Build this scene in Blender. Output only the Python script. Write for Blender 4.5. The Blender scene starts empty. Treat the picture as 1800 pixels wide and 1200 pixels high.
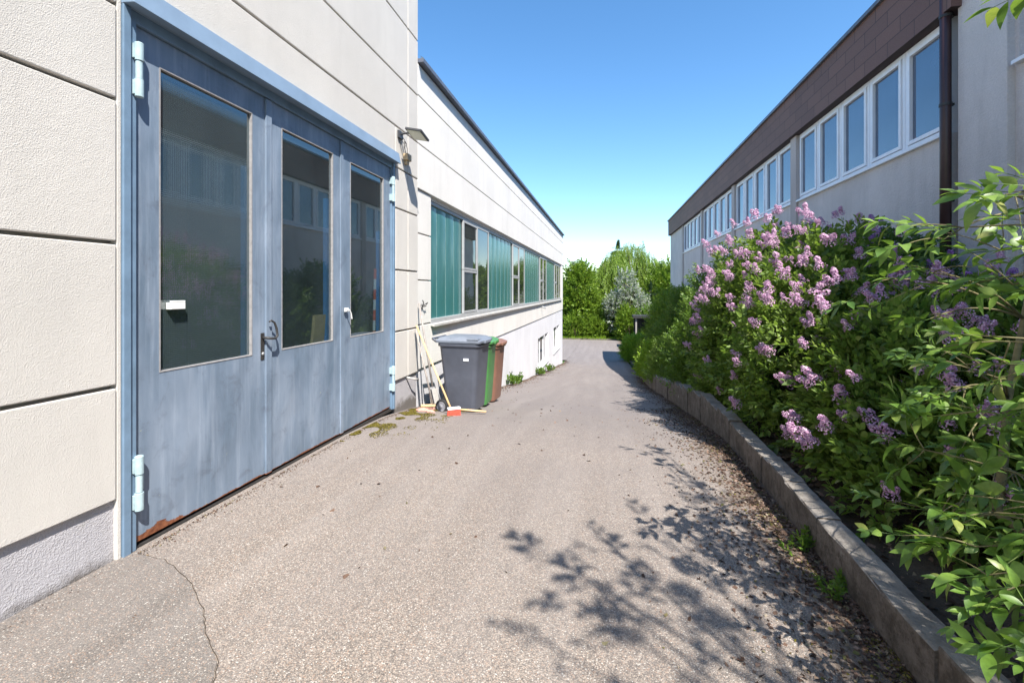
import bpy, math, random
import numpy as np
from mathutils import Vector, Matrix
random.seed(7); rng = np.random.default_rng(7)
R = math.radians
scn = bpy.context.scene
col = scn.collection

# ---------------------------------------------------------------- camera
cam_d = bpy.data.cameras.new('camera'); cam = bpy.data.objects.new('camera', cam_d); col.objects.link(cam)
cam.location = (0, 0, 1.55); cam.rotation_euler = (R(90), 0, R(12))
cam_d.lens = 16; cam_d.sensor_width = 36; cam_d.shift_y = -0.05; cam_d.clip_end = 2000; cam_d.clip_start = 0.05
scn.camera = cam
# ---------------------------------------------------------------- sky and sun
SUN = Vector((-0.45, 0.62, -1.0)).normalized()            # the way the light travels
w = bpy.data.worlds.new('World'); scn.world = w; w.use_nodes = True
nt = w.node_tree; bg = nt.nodes['Background']
sky = nt.nodes.new('ShaderNodeTexSky'); sky.sky_type = 'NISHITA'; sky.sun_disc = False
sky.sun_elevation = math.asin(-SUN.z); sky.sun_rotation = math.atan2(-SUN.x, -SUN.y)
sky.altitude = 300; sky.air_density = 1.0; sky.dust_density = 0.3; sky.ozone_density = 2.0
hs = nt.nodes.new('ShaderNodeHueSaturation'); hs.inputs['Saturation'].default_value = 1.22; hs.inputs['Hue'].default_value = 0.497
nt.links.new(sky.outputs[0], hs.inputs['Color']); nt.links.new(hs.outputs[0], bg.inputs[0]); bg.inputs[1].default_value = 0.128
sl = bpy.data.lights.new('sun', 'SUN'); sl.energy = 5.0; sl.angle = R(0.45); sl.color = (1.0, 0.95, 0.87)
so = bpy.data.objects.new('sun', sl); col.objects.link(so); so.rotation_euler = SUN.to_track_quat('-Z', 'Y').to_euler()
scn.view_settings.view_transform = 'Standard'; scn.view_settings.look = 'None'; scn.view_settings.gamma = 1
scn.view_settings.exposure = 1.12

# ---------------------------------------------------------------- materials
def newmat(name):
    m = bpy.data.materials.new(name); m.use_nodes = True
    n = m.node_tree.nodes; l = m.node_tree.links
    return m, n, l, n['Principled BSDF']
def coord(n, l, scale=(1,1,1)):
    t = n.new('ShaderNodeTexCoord'); mp = n.new('ShaderNodeMapping'); mp.inputs['Scale'].default_value = scale
    l.new(t.outputs['Object'], mp.inputs[0]); return mp.outputs[0]
def noise(n, l, co, s, d=4, r=0.55, dist=0):
    t = n.new('ShaderNodeTexNoise'); t.inputs['Scale'].default_value = s; t.inputs['Detail'].default_value = d
    t.inputs['Roughness'].default_value = r; t.inputs['Distortion'].default_value = dist
    l.new(co, t.inputs['Vector']); return t.outputs['Fac']
def ramp(n, l, f, stops):
    r = n.new('ShaderNodeValToRGB'); e = r.color_ramp.elements
    while len(e) < len(stops): e.new(0.5)
    for k, (p, c) in enumerate(stops):
        e[k].position = p; e[k].color = (*c, 1) if len(c) == 3 else c
    l.new(f, r.inputs[0]); return r.outputs[0]
def g(v): return (v, v, v)
def mixc(n, l, f, a, b, mode='MIX'):
    m = n.new('ShaderNodeMix'); m.data_type = 'RGBA'; m.blend_type = mode
    for s, v in ((0, f), (6, a), (7, b)):
        if isinstance(v, (int, float)): m.inputs[s].default_value = v
        elif isinstance(v, tuple): m.inputs[s].default_value = (*v, 1)
        else: l.new(v, m.inputs[s])
    return m.outputs[2]
def mathn(n, l, op, a, b=0.0, clamp=False):
    m = n.new('ShaderNodeMath'); m.operation = op; m.use_clamp = clamp
    for s, v in ((0, a), (1, b)):
        if isinstance(v, (int, float)): m.inputs[s].default_value = v
        else: l.new(v, m.inputs[s])
    return m.outputs[0]
def bump(n, l, b, h, strength, dist):
    k = n.new('ShaderNodeBump'); k.inputs['Strength'].default_value = strength; k.inputs['Distance'].default_value = dist
    l.new(h, k.inputs['Height']); l.new(k.outputs[0], b.inputs['Normal']); return k
def sep(n, l, co):
    s = n.new('ShaderNodeSeparateXYZ'); l.new(co, s.inputs[0]); return s.outputs

def plain(name, c, rough=0.5, metal=0, var=0.12, vs=6, bs=0.0, bsc=80, ior=1.45):
    m, n, l, b = newmat(name); co = coord(n, l)
    f = noise(n, l, co, vs, 6, 0.65)
    l.new(ramp(n, l, f, [(0.3, tuple(x*(1-var) for x in c)), (0.7, tuple(min(1, x*(1+var)) for x in c))]), b.inputs['Base Color'])
    b.inputs['Roughness'].default_value = rough; b.inputs['Metallic'].default_value = metal; b.inputs['IOR'].default_value = ior
    if bs: bump(n, l, b, noise(n, l, co, bsc, 4), bs, 0.004)
    return m

def stucco(name, c, big=0.06, depth=0.006, sc=70, streak=0.5, spots=None, rows=False):
    m, n, l, b = newmat(name); co = coord(n, l)
    f = noise(n, l, co, 0.9, 5, 0.6)
    base = ramp(n, l, f, [(0.3, tuple(x*(1-big) for x in c)), (0.7, tuple(min(1, x*(1+big)) for x in c))])
    st = noise(n, l, coord(n, l, (2.2, 2.2, 0.35)), 1.6, 6, 0.65)
    base = mixc(n, l, ramp(n, l, st, [(0.5, g(0)), (0.75, g(streak))]), base, tuple(x*0.72 for x in c))
    fine = noise(n, l, co, sc, 5, 0.7)
    base = mixc(n, l, 0.35, base, ramp(n, l, fine, [(0.25, g(0.45)), (0.75, g(1.0))]), 'MULTIPLY')
    if spots: base = mixc(n, l, ramp(n, l, noise(n, l, co, 7, 6, 0.7), [(0.62, g(0)), (0.74, g(0.6))]), base, spots)
    if spots:
        zz = mathn(n, l, 'ADD', mathn(n, l, 'MULTIPLY', sep(n, l, co)[2], 5.0), mathn(n, l, 'MULTIPLY', noise(n, l, co, 6, 6, 0.7), 1.4))
        base = mixc(n, l, ramp(n, l, zz, [(0.6, g(0.85)), (1.0, g(0))]), base, (0.10, 0.085, 0.07))
    l.new(base, b.inputs['Base Color']); b.inputs['Roughness'].default_value = 0.9
    v = n.new('ShaderNodeTexVoronoi'); v.inputs['Scale'].default_value = sc*1.6; l.new(co, v.inputs['Vector'])
    h = mathn(n, l, 'ADD', fine, mathn(n, l, 'MULTIPLY', v.outputs['Distance'], 0.6))
    h = mathn(n, l, 'ADD', h, mathn(n, l, 'MULTIPLY', noise(n, l, co, 14, 4), 0.8))
    if rows:
        h = mathn(n, l, 'ADD', h, mathn(n, l, 'MULTIPLY', noise(n, l, coord(n, l, (0.4, 0.4, 3)), 22, 4), 1.5))
    bump(n, l, b, h, 1.0, depth)
    return m

M = {}
M['stucco'] = stucco('stucco', (0.63, 0.595, 0.55), depth=0.0025, sc=135, streak=0.25)
M['annex'] = stucco('annex_render', (0.76, 0.73, 0.69), depth=0.0018, sc=110, streak=0.35)
M['plinth'] = stucco('rough_plinth', (0.47, 0.455, 0.48), depth=0.006, sc=85, streak=0.5, spots=(0.36, 0.34, 0.30))
M['lowerwall'] = stucco('white_lower_wall', (0.72, 0.71, 0.74), depth=0.003, sc=50, streak=0.3)
M['rwall'] = stucco('grey_render', (0.66, 0.61, 0.59), big=0.10, depth=0.006, sc=45, streak=0.55, rows=True)
M['rpost'] = stucco('post_render', (0.50, 0.44, 0.41), depth=0.003, sc=70)
M['inside'] = plain('interior_grey', (0.10, 0.10, 0.10), 0.9)
M['white'] = plain('white_paint', (0.78, 0.79, 0.82), 0.4, var=0.05)
M['alu'] = plain('aluminium_frame', (0.34, 0.345, 0.35), 0.45, var=0.10)
M['sill'] = plain('sill_metal', (0.42, 0.40, 0.38), 0.5, var=0.2, vs=12)
M['dark'] = plain('dark_metal', (0.05, 0.05, 0.055), 0.45)
M['roofm'] = plain('roof_edge_metal', (0.10, 0.11, 0.14), 0.35, var=0.2)
M['iron'] = plain('dark_iron', (0.035, 0.033, 0.032), 0.5, var=0.3, vs=40)
M['pipe'] = plain('brown_pipe', (0.045, 0.022, 0.022), 0.35)
M['bluein'] = plain('blue_interior_panel', (0.05, 0.26, 0.62), 0.5)
M['bluein'].node_tree.nodes['Principled BSDF'].inputs['Roughness'].default_value = 0.6
M['wood'] = plain('pale_wood', (0.62, 0.42, 0.22), 0.6, var=0.2, vs=18)
M['greywood'] = plain('grey_wood', (0.30, 0.27, 0.25), 0.7, var=0.3, vs=18)
M['red'] = plain('red_bristle', (0.75, 0.10, 0.06), 0.6, var=0.2, vs=60, bs=0.6)
M['pink'] = plain('dusty_pink', (0.50, 0.27, 0.22), 0.9, var=0.35, vs=25, bs=0.6)
M['rubber'] = plain('rubber', (0.02, 0.02, 0.022), 0.8)
M['hub'] = plain('hub_grey', (0.22, 0.22, 0.24), 0.5)
M['binblack'] = plain('bin_anthracite', (0.078, 0.085, 0.108), 0.38, var=0.15, vs=4)
M['binlid'] = plain('bin_lid_grey', (0.16, 0.18, 0.22), 0.42, var=0.2, vs=9)
M['bingreen'] = plain('bin_green', (0.06, 0.20, 0.055), 0.4, var=0.12)
M['binbrown'] = plain('bin_brown', (0.20, 0.10, 0.07), 0.45, var=0.12)
M['lamp_glass'] = plain('lamp_glass', (0.55, 0.56, 0.45), 0.2, var=0.1, vs=40)
M['beige'] = plain('beige_plastic', (0.42, 0.32, 0.20), 0.6, var=0.3, vs=30)
M['tile'] = plain('cream_tile', (0.8, 0.8, 0.76), 0.4, var=0.04)

# painted steel gate
def gate_paint():
    m, n, l, b = newmat('gate_paint'); co = coord(n, l)
    f = noise(n, l, coord(n, l, (1, 1.6, 0.5)), 2.2, 7, 0.6, 0.4)
    c = ramp(n, l, f, [(0.25, (0.10, 0.143, 0.195)), (0.5, (0.165, 0.213, 0.28)), (0.75, (0.24, 0.288, 0.36))])
    st = noise(n, l, coord(n, l, (1, 9, 0.45)), 2.0, 6, 0.7)
    c = mixc(n, l, ramp(n, l, st, [(0.5, g(0)), (0.75, g(0.5))]), c, (0.33, 0.38, 0.46))
    sm = noise(n, l, co, 5.5, 8, 0.72, 0.6)
    c = mixc(n, l, ramp(n, l, sm, [(0.55, g(0)), (0.74, g(0.65))]), c, (0.09, 0.105, 0.14))
    c = mixc(n, l, ramp(n, l, noise(n, l, coord(n, l, (1, 14, 1.2)), 4, 7, 0.75), [(0.60, g(0)), (0.70, g(0.45))]), c, (0.10, 0.115, 0.14))
    c = mixc(n, l, ramp(n, l, noise(n, l, coord(n, l, (1, 3, 8)), 9, 3, 0.6, 2.0), [(0.715, g(0)), (0.73, g(0.6))]), c, (0.06, 0.065, 0.08))
    s = sep(n, l, co)
    edge = noise(n, l, coord(n, l, (1, 1, 2.4)), 6, 6, 0.7)
    # rust creeping up the bottom edge, most at the hinge corner
    near = mathn(n, l, 'MULTIPLY', mathn(n, l, 'SUBTRACT', 0.62, s[1]), 0.16)     # y measured from the left end of the gate
    near = mathn(n, l, 'MAXIMUM', near, 0.012)
    lim = mathn(n, l, 'MULTIPLY', near, mathn(n, l, 'MULTIPLY', mathn(n, l, 'SUBTRACT', edge, 0.36), 4.0, True))
    lim = mathn(n, l, 'ADD', lim, 0.036)
    rust = mathn(n, l, 'LESS_THAN', s[2], lim)
    rc = ramp(n, l, noise(n, l, co, 30, 5), [(0.3, (0.10, 0.03, 0.015)), (0.7, (0.27, 0.10, 0.045))])
    c = mixc(n, l, rust, c, rc)
    chip = ramp(n, l, noise(n, l, co, 17, 4, 0.6), [(0.735, g(0)), (0.745, g(1))])
    c = mixc(n, l, mathn(n, l, 'MULTIPLY', chip, mathn(n, l, 'LESS_THAN', s[2], 0.7)), c, (0.30, 0.32, 0.24))
    l.new(c, b.inputs['Base Color']); b.inputs['Roughness'].default_value = 0.42
    h = mathn(n, l, 'ADD', noise(n, l, coord(n, l, (1, 1, 0.6)), 2.6, 2), mathn(n, l, 'MULTIPLY', noise(n, l, co, 120, 2), 0.006))
    bump(n, l, b, h, 0.7, 0.035)
    return m
M['gate'] = gate_paint()
M['frame_blue'] = plain('frame_blue', (0.145, 0.22, 0.31), 0.4, var=0.18, vs=5)
M['hood_blue'] = plain('hood_blue', (0.18, 0.25, 0.34), 0.35, var=0.12, vs=3)
M['hinge'] = plain('hinge_paint', (0.36, 0.47, 0.50), 0.4, var=0.18, vs=22)
M['putty'] = plain('glazing_putty', (0.27, 0.26, 0.26), 0.7, var=0.2, vs=30)

def wired_glass(name, grid, see, dirt):
    m, n, l, b = newmat(name)
    n.remove(b); out = n['Material Output']; co = coord(n, l); s = sep(n, l, co)
    gl = n.new('ShaderNodeBsdfGlossy'); gl.inputs['Roughness'].default_value = 0.025; gl.inputs['Color'].default_value = (0.95, 1, 1, 1)
    tr = n.new('ShaderNodeBsdfTransparent'); tr.inputs[0].default_value = (*see, 1)
    di = n.new('ShaderNodeBsdfDiffuse'); di.inputs[0].default_value = (0.28, 0.38, 0.42, 1)
    fr = n.new('ShaderNodeFresnel'); fr.inputs[0].default_value = 2.5
    mx = n.new('ShaderNodeMixShader'); mx2 = n.new('ShaderNodeMixShader')
    # wire mesh in the glass
    fy = mathn(n, l, 'ABSOLUTE', mathn(n, l, 'SUBTRACT', mathn(n, l, 'FRACT', mathn(n, l, 'MULTIPLY', s[1], grid)), 0.5))
    fz = mathn(n, l, 'ABSOLUTE', mathn(n, l, 'SUBTRACT', mathn(n, l, 'FRACT', mathn(n, l, 'MULTIPLY', s[2], grid)), 0.5))
    wire = mathn(n, l, 'MAXIMUM', mathn(n, l, 'GREATER_THAN', fy, 0.43), mathn(n, l, 'GREATER_THAN', fz, 0.43))
    dn = ramp(n, l, noise(n, l, co, 2.2, 6, 0.65), [(0.3, g(0.03*dirt)), (0.75, g(0.12*dirt))])
    fac = mathn(n, l, 'ADD', mathn(n, l, 'MULTIPLY', wire, 0.30 if grid < 120 else 0.06), dn)
    l.new(fac, mx.inputs[0]); l.new(tr.outputs[0], mx.inputs[1]); l.new(di.outputs[0], mx.inputs[2])
    gb = n.new('ShaderNodeNewGeometry'); l.new(mathn(n, l, 'MULTIPLY', fr.outputs[0], mathn(n, l, 'SUBTRACT', 1.0, gb.outputs['Backfacing'])), mx2.inputs[0]); l.new(mx.outputs[0], mx2.inputs[1]); l.new(gl.outputs[0], mx2.inputs[2])
    if grid < 120:
        k = n.new('ShaderNodeBump'); k.inputs['Strength'].default_value = 0.12; k.inputs['Distance'].default_value = 0.0006
        l.new(mathn(n, l, 'ADD', fy, fz), k.inputs['Height']); l.new(k.outputs[0], gl.inputs['Normal'])
    l.new(mx2.outputs[0], out.inputs[0]); return m
M['wired'] = wired_glass('wired_glass', 80, (0.50, 0.58, 0.60), 0.42)
M['gateglass'] = wired_glass('gate_glass', 130, (0.60, 0.66, 0.68), 0.42)

def window_glass(name, c, ior=1.9, rough=0.02):
    m, n, l, b = newmat(name); co = coord(n, l)
    l.new(ramp(n, l, noise(n, l, co, 1.2, 3), [(0.3, tuple(x*0.6 for x in c)), (0.7, c)]), b.inputs['Base Color'])
    b.inputs['Roughness'].default_value = rough; b.inputs['IOR'].default_value = ior
    bump(n, l, b, noise(n, l, co, 1.3, 2), 0.25, 0.006)
    return m
M['rglass'] = window_glass('office_glass', (0.05, 0.085, 0.15), 2.4)
M['aglass'] = window_glass('annex_clear_glass', (0.035, 0.045, 0.04), 2.2)
def profile_glass():
    m, n, l, b = newmat('green_channel_glass'); co = coord(n, l)
    f = noise(n, l, coord(n, l, (1, 3, 0.5)), 2.5, 6, 0.65)
    c = ramp(n, l, f, [(0.25, (0.030, 0.125, 0.13)), (0.55, (0.045, 0.165, 0.165)), (0.8, (0.085, 0.215, 0.21))])
    c = mixc(n, l, ramp(n, l, noise(n, l, coord(n, l, (1, 8, 0.8)), 5, 5), [(0.6, g(0)), (0.75, g(0.3))]), c, (0.16, 0.28, 0.26))
    l.new(c, b.inputs['Base Color']); b.inputs['Roughness'].default_value = 0.2; b.inputs['IOR'].default_value = 1.5
    return m
M['profile'] = profile_glass()
M['joint'] = plain('pale_glass_joint', (0.16, 0.27, 0.27), 0.4, var=0.3, vs=15)

def slate():
    m, n, l, b = newmat('brown_fascia_slates'); co = coord(n, l)
    br = n.new('ShaderNodeTexBrick'); br.offset = 0.5
    mp = n.new('ShaderNodeMapping'); mp.inputs['Rotation'].default_value = (R(90), 0, R(90)); 
    t = n.new('ShaderNodeTexCoord')
    cx = n.new('ShaderNodeCombineXYZ'); s = sep(n, l, t.outputs['Object']); l.new(s[1], cx.inputs[0]); l.new(s[2], cx.inputs[1])
    l.new(cx.outputs[0], br.inputs['Vector'])
    br.inputs['Scale'].default_value = 1.0; br.inputs['Brick Width'].default_value = 0.62; br.inputs['Row Height'].default_value = 0.245
    br.inputs['Mortar Size'].default_value = 0.006; br.inputs['Color1'].default_value = (0.19, 0.095, 0.072, 1)
    br.inputs['Color2'].default_value = (0.15, 0.074, 0.058, 1); br.inputs['Mortar'].default_value = (0.05, 0.028, 0.026, 1)
    c = mixc(n, l, 0.5, br.outputs['Color'], ramp(n, l, noise(n, l, co, 35, 6, 0.7), [(0.3, g(0.5)), (0.7, g(1))]), 'MULTIPLY')
    l.new(c, b.inputs['Base Color']); b.inputs['Roughness'].default_value = 0.7
    bump(n, l, b, mathn(n, l, 'SUBTRACT', mathn(n, l, 'MULTIPLY', noise(n, l, co, 60, 5), 0.3), br.outputs['Fac']), 0.8, 0.006)
    n.remove(mp); return m
M['slate'] = slate()

def asphalt(name, tint, agg_lo, agg_hi, stain):
    m, n, l, b = newmat(name); co = coord(n, l)
    v = n.new('ShaderNodeTexVoronoi'); v.inputs['Scale'].default_value = 185; l.new(co, v.inputs['Vector'])
    sx = sep(n, l, v.outputs['Color'])
    st = ramp(n, l, sx[0], [(0.0, tuple(x*agg_lo for x in tint)), (0.45, tint), (0.78, tuple(min(1, x*agg_hi) for x in tint)), (0.93, (0.34, 0.22, 0.15)), (0.97, (0.60, 0.56, 0.50))])
    inner = ramp(n, l, v.outputs['Distance'], [(0.25, g(1)), (0.75, g(0.55))])
    c = mixc(n, l, 1.0, st, inner, 'MULTIPLY')
    v2 = n.new('ShaderNodeTexVoronoi'); v2.inputs['Scale'].default_value = 80; l.new(co, v2.inputs['Vector'])
    big = mathn(n, l, 'GREATER_THAN', sep(n, l, v2.outputs['Color'])[1], 0.90)
    big = mathn(n, l, 'MULTIPLY', big, mathn(n, l, 'LESS_THAN', v2.outputs['Distance'], 0.30))
    c = mixc(n, l, mathn(n, l, 'MULTIPLY', big, 0.55), c, ramp(n, l, sep(n, l, v2.outputs['Color'])[2], [(0.1, (0.48, 0.43, 0.36)), (0.6, (0.30, 0.20, 0.14)), (0.9, (0.62, 0.60, 0.56))]))
    c = mixc(n, l, ramp(n, l, noise(n, l, co, 2.4, 8, 0.7, 1.0), [(0.56, g(0)), (0.70, g(0.35))]), c, (0.14, 0.12, 0.105))
    c = mixc(n, l, ramp(n, l, noise(n, l, co, 0.8, 9, 0.75, 2.0), [(0.488, g(0)), (0.5, g(0.3)), (0.512, g(0))]), c, (0.09, 0.08, 0.07))
    patch = noise(n, l, co, 0.55, 6, 0.62, 0.6)
    c = mixc(n, l, ramp(n, l, patch, [(0.38, g(0)), (0.68, g(stain))]), c, (0.13, 0.115, 0.11))
    s = sep(n, l, co)
    # worn paler and sandier near the gate, greyer down the ramp
    grad = mathn(n, l, 'MULTIPLY', mathn(n, l, 'SUBTRACT', s[1], 1.0), 0.16, True)
    c = mixc(n, l, mathn(n, l, 'MULTIPLY', grad, 0.7), c, (0.175, 0.155, 0.155))
    tr = noise(n, l, coord(n, l, (3.2, 0.22, 1)), 1.0, 5, 0.6)
    c = mixc(n, l, ramp(n, l, tr, [(0.45, g(0)), (0.75, g(0.3))]), c, (0.30, 0.27, 0.25))
    dirt = mathn(n, l, 'ADD', mathn(n, l, 'MULTIPLY', s[0], 1.5), mathn(n, l, 'MULTIPLY', noise(n, l, co, 3.5, 8, 0.75), 1.6))
    c = mixc(n, l, ramp(n, l, mathn(n, l, 'MULTIPLY', dirt, 0.4), [(0.78, g(0)), (0.98, g(0.85))]), c, (0.115, 0.080, 0.055))
    l.new(c, b.inputs['Base Color']); b.inputs['Roughness'].default_value = 0.85
    h = mathn(n, l, 'SUBTRACT', mathn(n, l, 'MULTIPLY', noise(n, l, co, 30, 3), 0.5), v.outputs['Distance'])
    bump(n, l, b, h, 0.7, 0.004)
    return m
M['asphalt'] = asphalt('worn_asphalt', (0.27, 0.225, 0.185), 0.45, 1.6, 0.4)
M['patch'] = asphalt('patch_asphalt', (0.20, 0.175, 0.15), 0.6, 1.3, 0.3)

def ground_mat(name, a, bb, sc=3, fs=60, bd=0.03):
    m, n, l, b = newmat(name); co = coord(n, l)
    c = ramp(n, l, noise(n, l, co, sc, 6, 0.65), [(0.3, a), (0.7, bb)])
    c = mixc(n, l, 0.6, c, ramp(n, l, noise(n, l, co, fs, 5, 0.7), [(0.3, g(0.35)), (0.7, g(1))]), 'MULTIPLY')
    l.new(c, b.inputs['Base Color']); b.inputs['Roughness'].default_value = 0.95
    bump(n, l, b, noise(n, l, co, fs*0.5, 5, 0.7), 1, bd); return m
M['soil'] = ground_mat('soil', (0.045, 0.032, 0.022), (0.10, 0.075, 0.05))
M['lawn'] = ground_mat('lawn', (0.045, 0.11, 0.015), (0.10, 0.19, 0.03), 0.6, 20)
def concrete():
    m, n, l, b = newmat('old_concrete'); co = coord(n, l)
    c = ramp(n, l, noise(n, l, co, 2.5, 7, 0.7), [(0.3, (0.085, 0.068, 0.055)), (0.7, (0.20, 0.165, 0.14))])
    c = mixc(n, l, ramp(n, l, noise(n, l, co, 9, 7, 0.75), [(0.42, g(0)), (0.6, g(0.9))]), c, (0.060, 0.046, 0.034))
    c = mixc(n, l, ramp(n, l, noise(n, l, coord(n, l, (1, 1, 1)), 5, 5), [(0.66, g(0)), (0.75, g(0.8))]), c, (0.52, 0.50, 0.46))
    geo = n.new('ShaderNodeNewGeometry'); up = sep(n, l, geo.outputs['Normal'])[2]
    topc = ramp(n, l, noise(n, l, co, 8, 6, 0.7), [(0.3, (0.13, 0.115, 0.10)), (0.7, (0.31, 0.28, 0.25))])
    c = mixc(n, l, mathn(n, l, 'GREATER_THAN', up, 0.7), c, topc)  # paler tops; the weathered side colour also has the sides' shade painted in
    l.new(c, b.inputs['Base Color']); b.inputs['Roughness'].default_value = 0.9
    v = n.new('ShaderNodeTexVoronoi'); v.inputs['Scale'].default_value = 60; l.new(co, v.inputs['Vector'])
    bump(n, l, b, mathn(n, l, 'ADD', noise(n, l, co, 25, 7, 0.75), mathn(n, l, 'MULTIPLY', v.outputs['Distance'], 0.4)), 1.0, 0.012); return m
M['concrete'] = concrete()

def leafmat(name, stops, trans=0.35, gloss=0.03, rough=0.45, transc=(0.35, 0.55, 0.05)):
    m, n, l, b = newmat(name); n.remove(b); out = n['Material Output']
    geo = n.new('ShaderNodeNewGeometry')
    c = ramp(n, l, geo.outputs['Random Per Island'], stops)
    d = n.new('ShaderNodeBsdfDiffuse'); t = n.new('ShaderNodeBsdfTranslucent'); gl = n.new('ShaderNodeBsdfGlossy')
    gl.inputs['Roughness'].default_value = rough; gl.inputs[0].default_value = (1, 1, 1, 1)
    sp_ = noise(n, l, coord(n, l), 55, 4, 0.7); c = mixc(n, l, ramp(n, l, sp_, [(0.35, g(0.35)), (0.55, g(0))]), c, tuple(x*0.45 for x in stops[0][1]))
    l.new(c, d.inputs[0]); l.new(mixc(n, l, 0.45, c, transc), t.inputs[0])
    a = n.new('ShaderNodeMixShader'); a.inputs[0].default_value = trans; l.new(d.outputs[0], a.inputs[1]); l.new(t.outputs[0], a.inputs[2])
    fr = n.new('ShaderNodeLayerWeight'); fr.inputs[0].default_value = 0.5
    q = n.new('ShaderNodeMixShader'); l.new(mathn(n, l, 'ADD', mathn(n, l, 'MULTIPLY', fr.outputs['Facing'], gloss*2), gloss*0.6), q.inputs[0]); l.new(a.outputs[0], q.inputs[1]); l.new(gl.outputs[0], q.inputs[2])
    l.new(q.outputs[0], out.inputs[0]); return m
M['lilac_leaf'] = leafmat('lilac_leaf', [(0, (0.06, 0.115, 0.018)), (0.5, (0.14, 0.22, 0.035)), (0.9, (0.22, 0.32, 0.055)), (1, (0.24, 0.25, 0.09))], 0.45, 0.025, 0.5)
M['lilac_shaded'] = leafmat('lilac_leaf_shaded', [(0, (0.035, 0.075, 0.016)), (1, (0.08, 0.14, 0.03))], 0.35, 0.025, 0.5)  # darker copy of the lilac leaf, the building's shade put into its colour
M['big_leaf'] = leafmat('broad_leaf', [(0, (0.07, 0.15, 0.02)), (0.5, (0.13, 0.24, 0.035)), (0.9, (0.21, 0.32, 0.06)), (1, (0.30, 0.30, 0.08))], 0.4, 0.03, 0.42)
M['shrub_leaf'] = leafmat('shrub_leaf', [(0, (0.05, 0.11, 0.012)), (0.6, (0.10, 0.18, 0.02)), (1, (0.15, 0.24, 0.03))])
M['lime_leaf'] = leafmat('lime_leaf', [(0, (0.14, 0.26, 0.01)), (1, (0.27, 0.40, 0.02))])
M['willow_leaf'] = leafmat('willow_leaf', [(0, (0.10, 0.18, 0.015)), (0.6, (0.17, 0.27, 0.02)), (1, (0.24, 0.33, 0.03))], 0.3)
M['dark_leaf'] = leafmat('dark_tree_leaf', [(0, (0.03, 0.075, 0.015)), (1, (0.075, 0.15, 0.025))])
M['needle'] = leafmat('needle', [(0, (0.018, 0.045, 0.02)), (1, (0.04, 0.085, 0.03))], 0.1)
M['white_bloom'] = leafmat('white_bloom', [(0, (0.10, 0.18, 0.04)), (0.42, (0.16, 0.24, 0.07)), (0.44, (0.34, 0.36, 0.31)), (1, (0.55, 0.56, 0.51))], 0.25, transc=(0.7, 0.7, 0.6))
M['lilac_flower'] = leafmat('lilac_flower', [(0, (0.42, 0.20, 0.36)), (0.5, (0.62, 0.38, 0.54)), (1, (0.80, 0.64, 0.74))], 0.3, 0.01, transc=(0.7, 0.4, 0.7))
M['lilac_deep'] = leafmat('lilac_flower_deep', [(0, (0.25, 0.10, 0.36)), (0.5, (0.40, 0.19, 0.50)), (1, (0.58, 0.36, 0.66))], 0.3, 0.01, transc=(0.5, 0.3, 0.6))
M['bark'] = plain('bark', (0.16, 0.12, 0.08), 0.9, var=0.4, vs=14, bs=0.8, bsc=40)
M['twig'] = plain('green_twig', (0.15, 0.13, 0.06), 0.7, var=0.4, vs=20)
M['litter'] = leafmat('leaf_litter', [(0, (0.04, 0.026, 0.02)), (0.4, (0.09, 0.055, 0.04)), (0.7, (0.17, 0.11, 0.08)), (0.86, (0.26, 0.18, 0.14)), (0.92, (0.11, 0.11, 0.03)), (1, (0.32, 0.26, 0.21))], 0.0, 0.01)
M['moss'] = leafmat('moss', [(0, (0.06, 0.05, 0.015)), (0.5, (0.13, 0.11, 0.02)), (0.8, (0.20, 0.17, 0.03)), (1, (0.10, 0.06, 0.03))], 0.0, 0.01)

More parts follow.
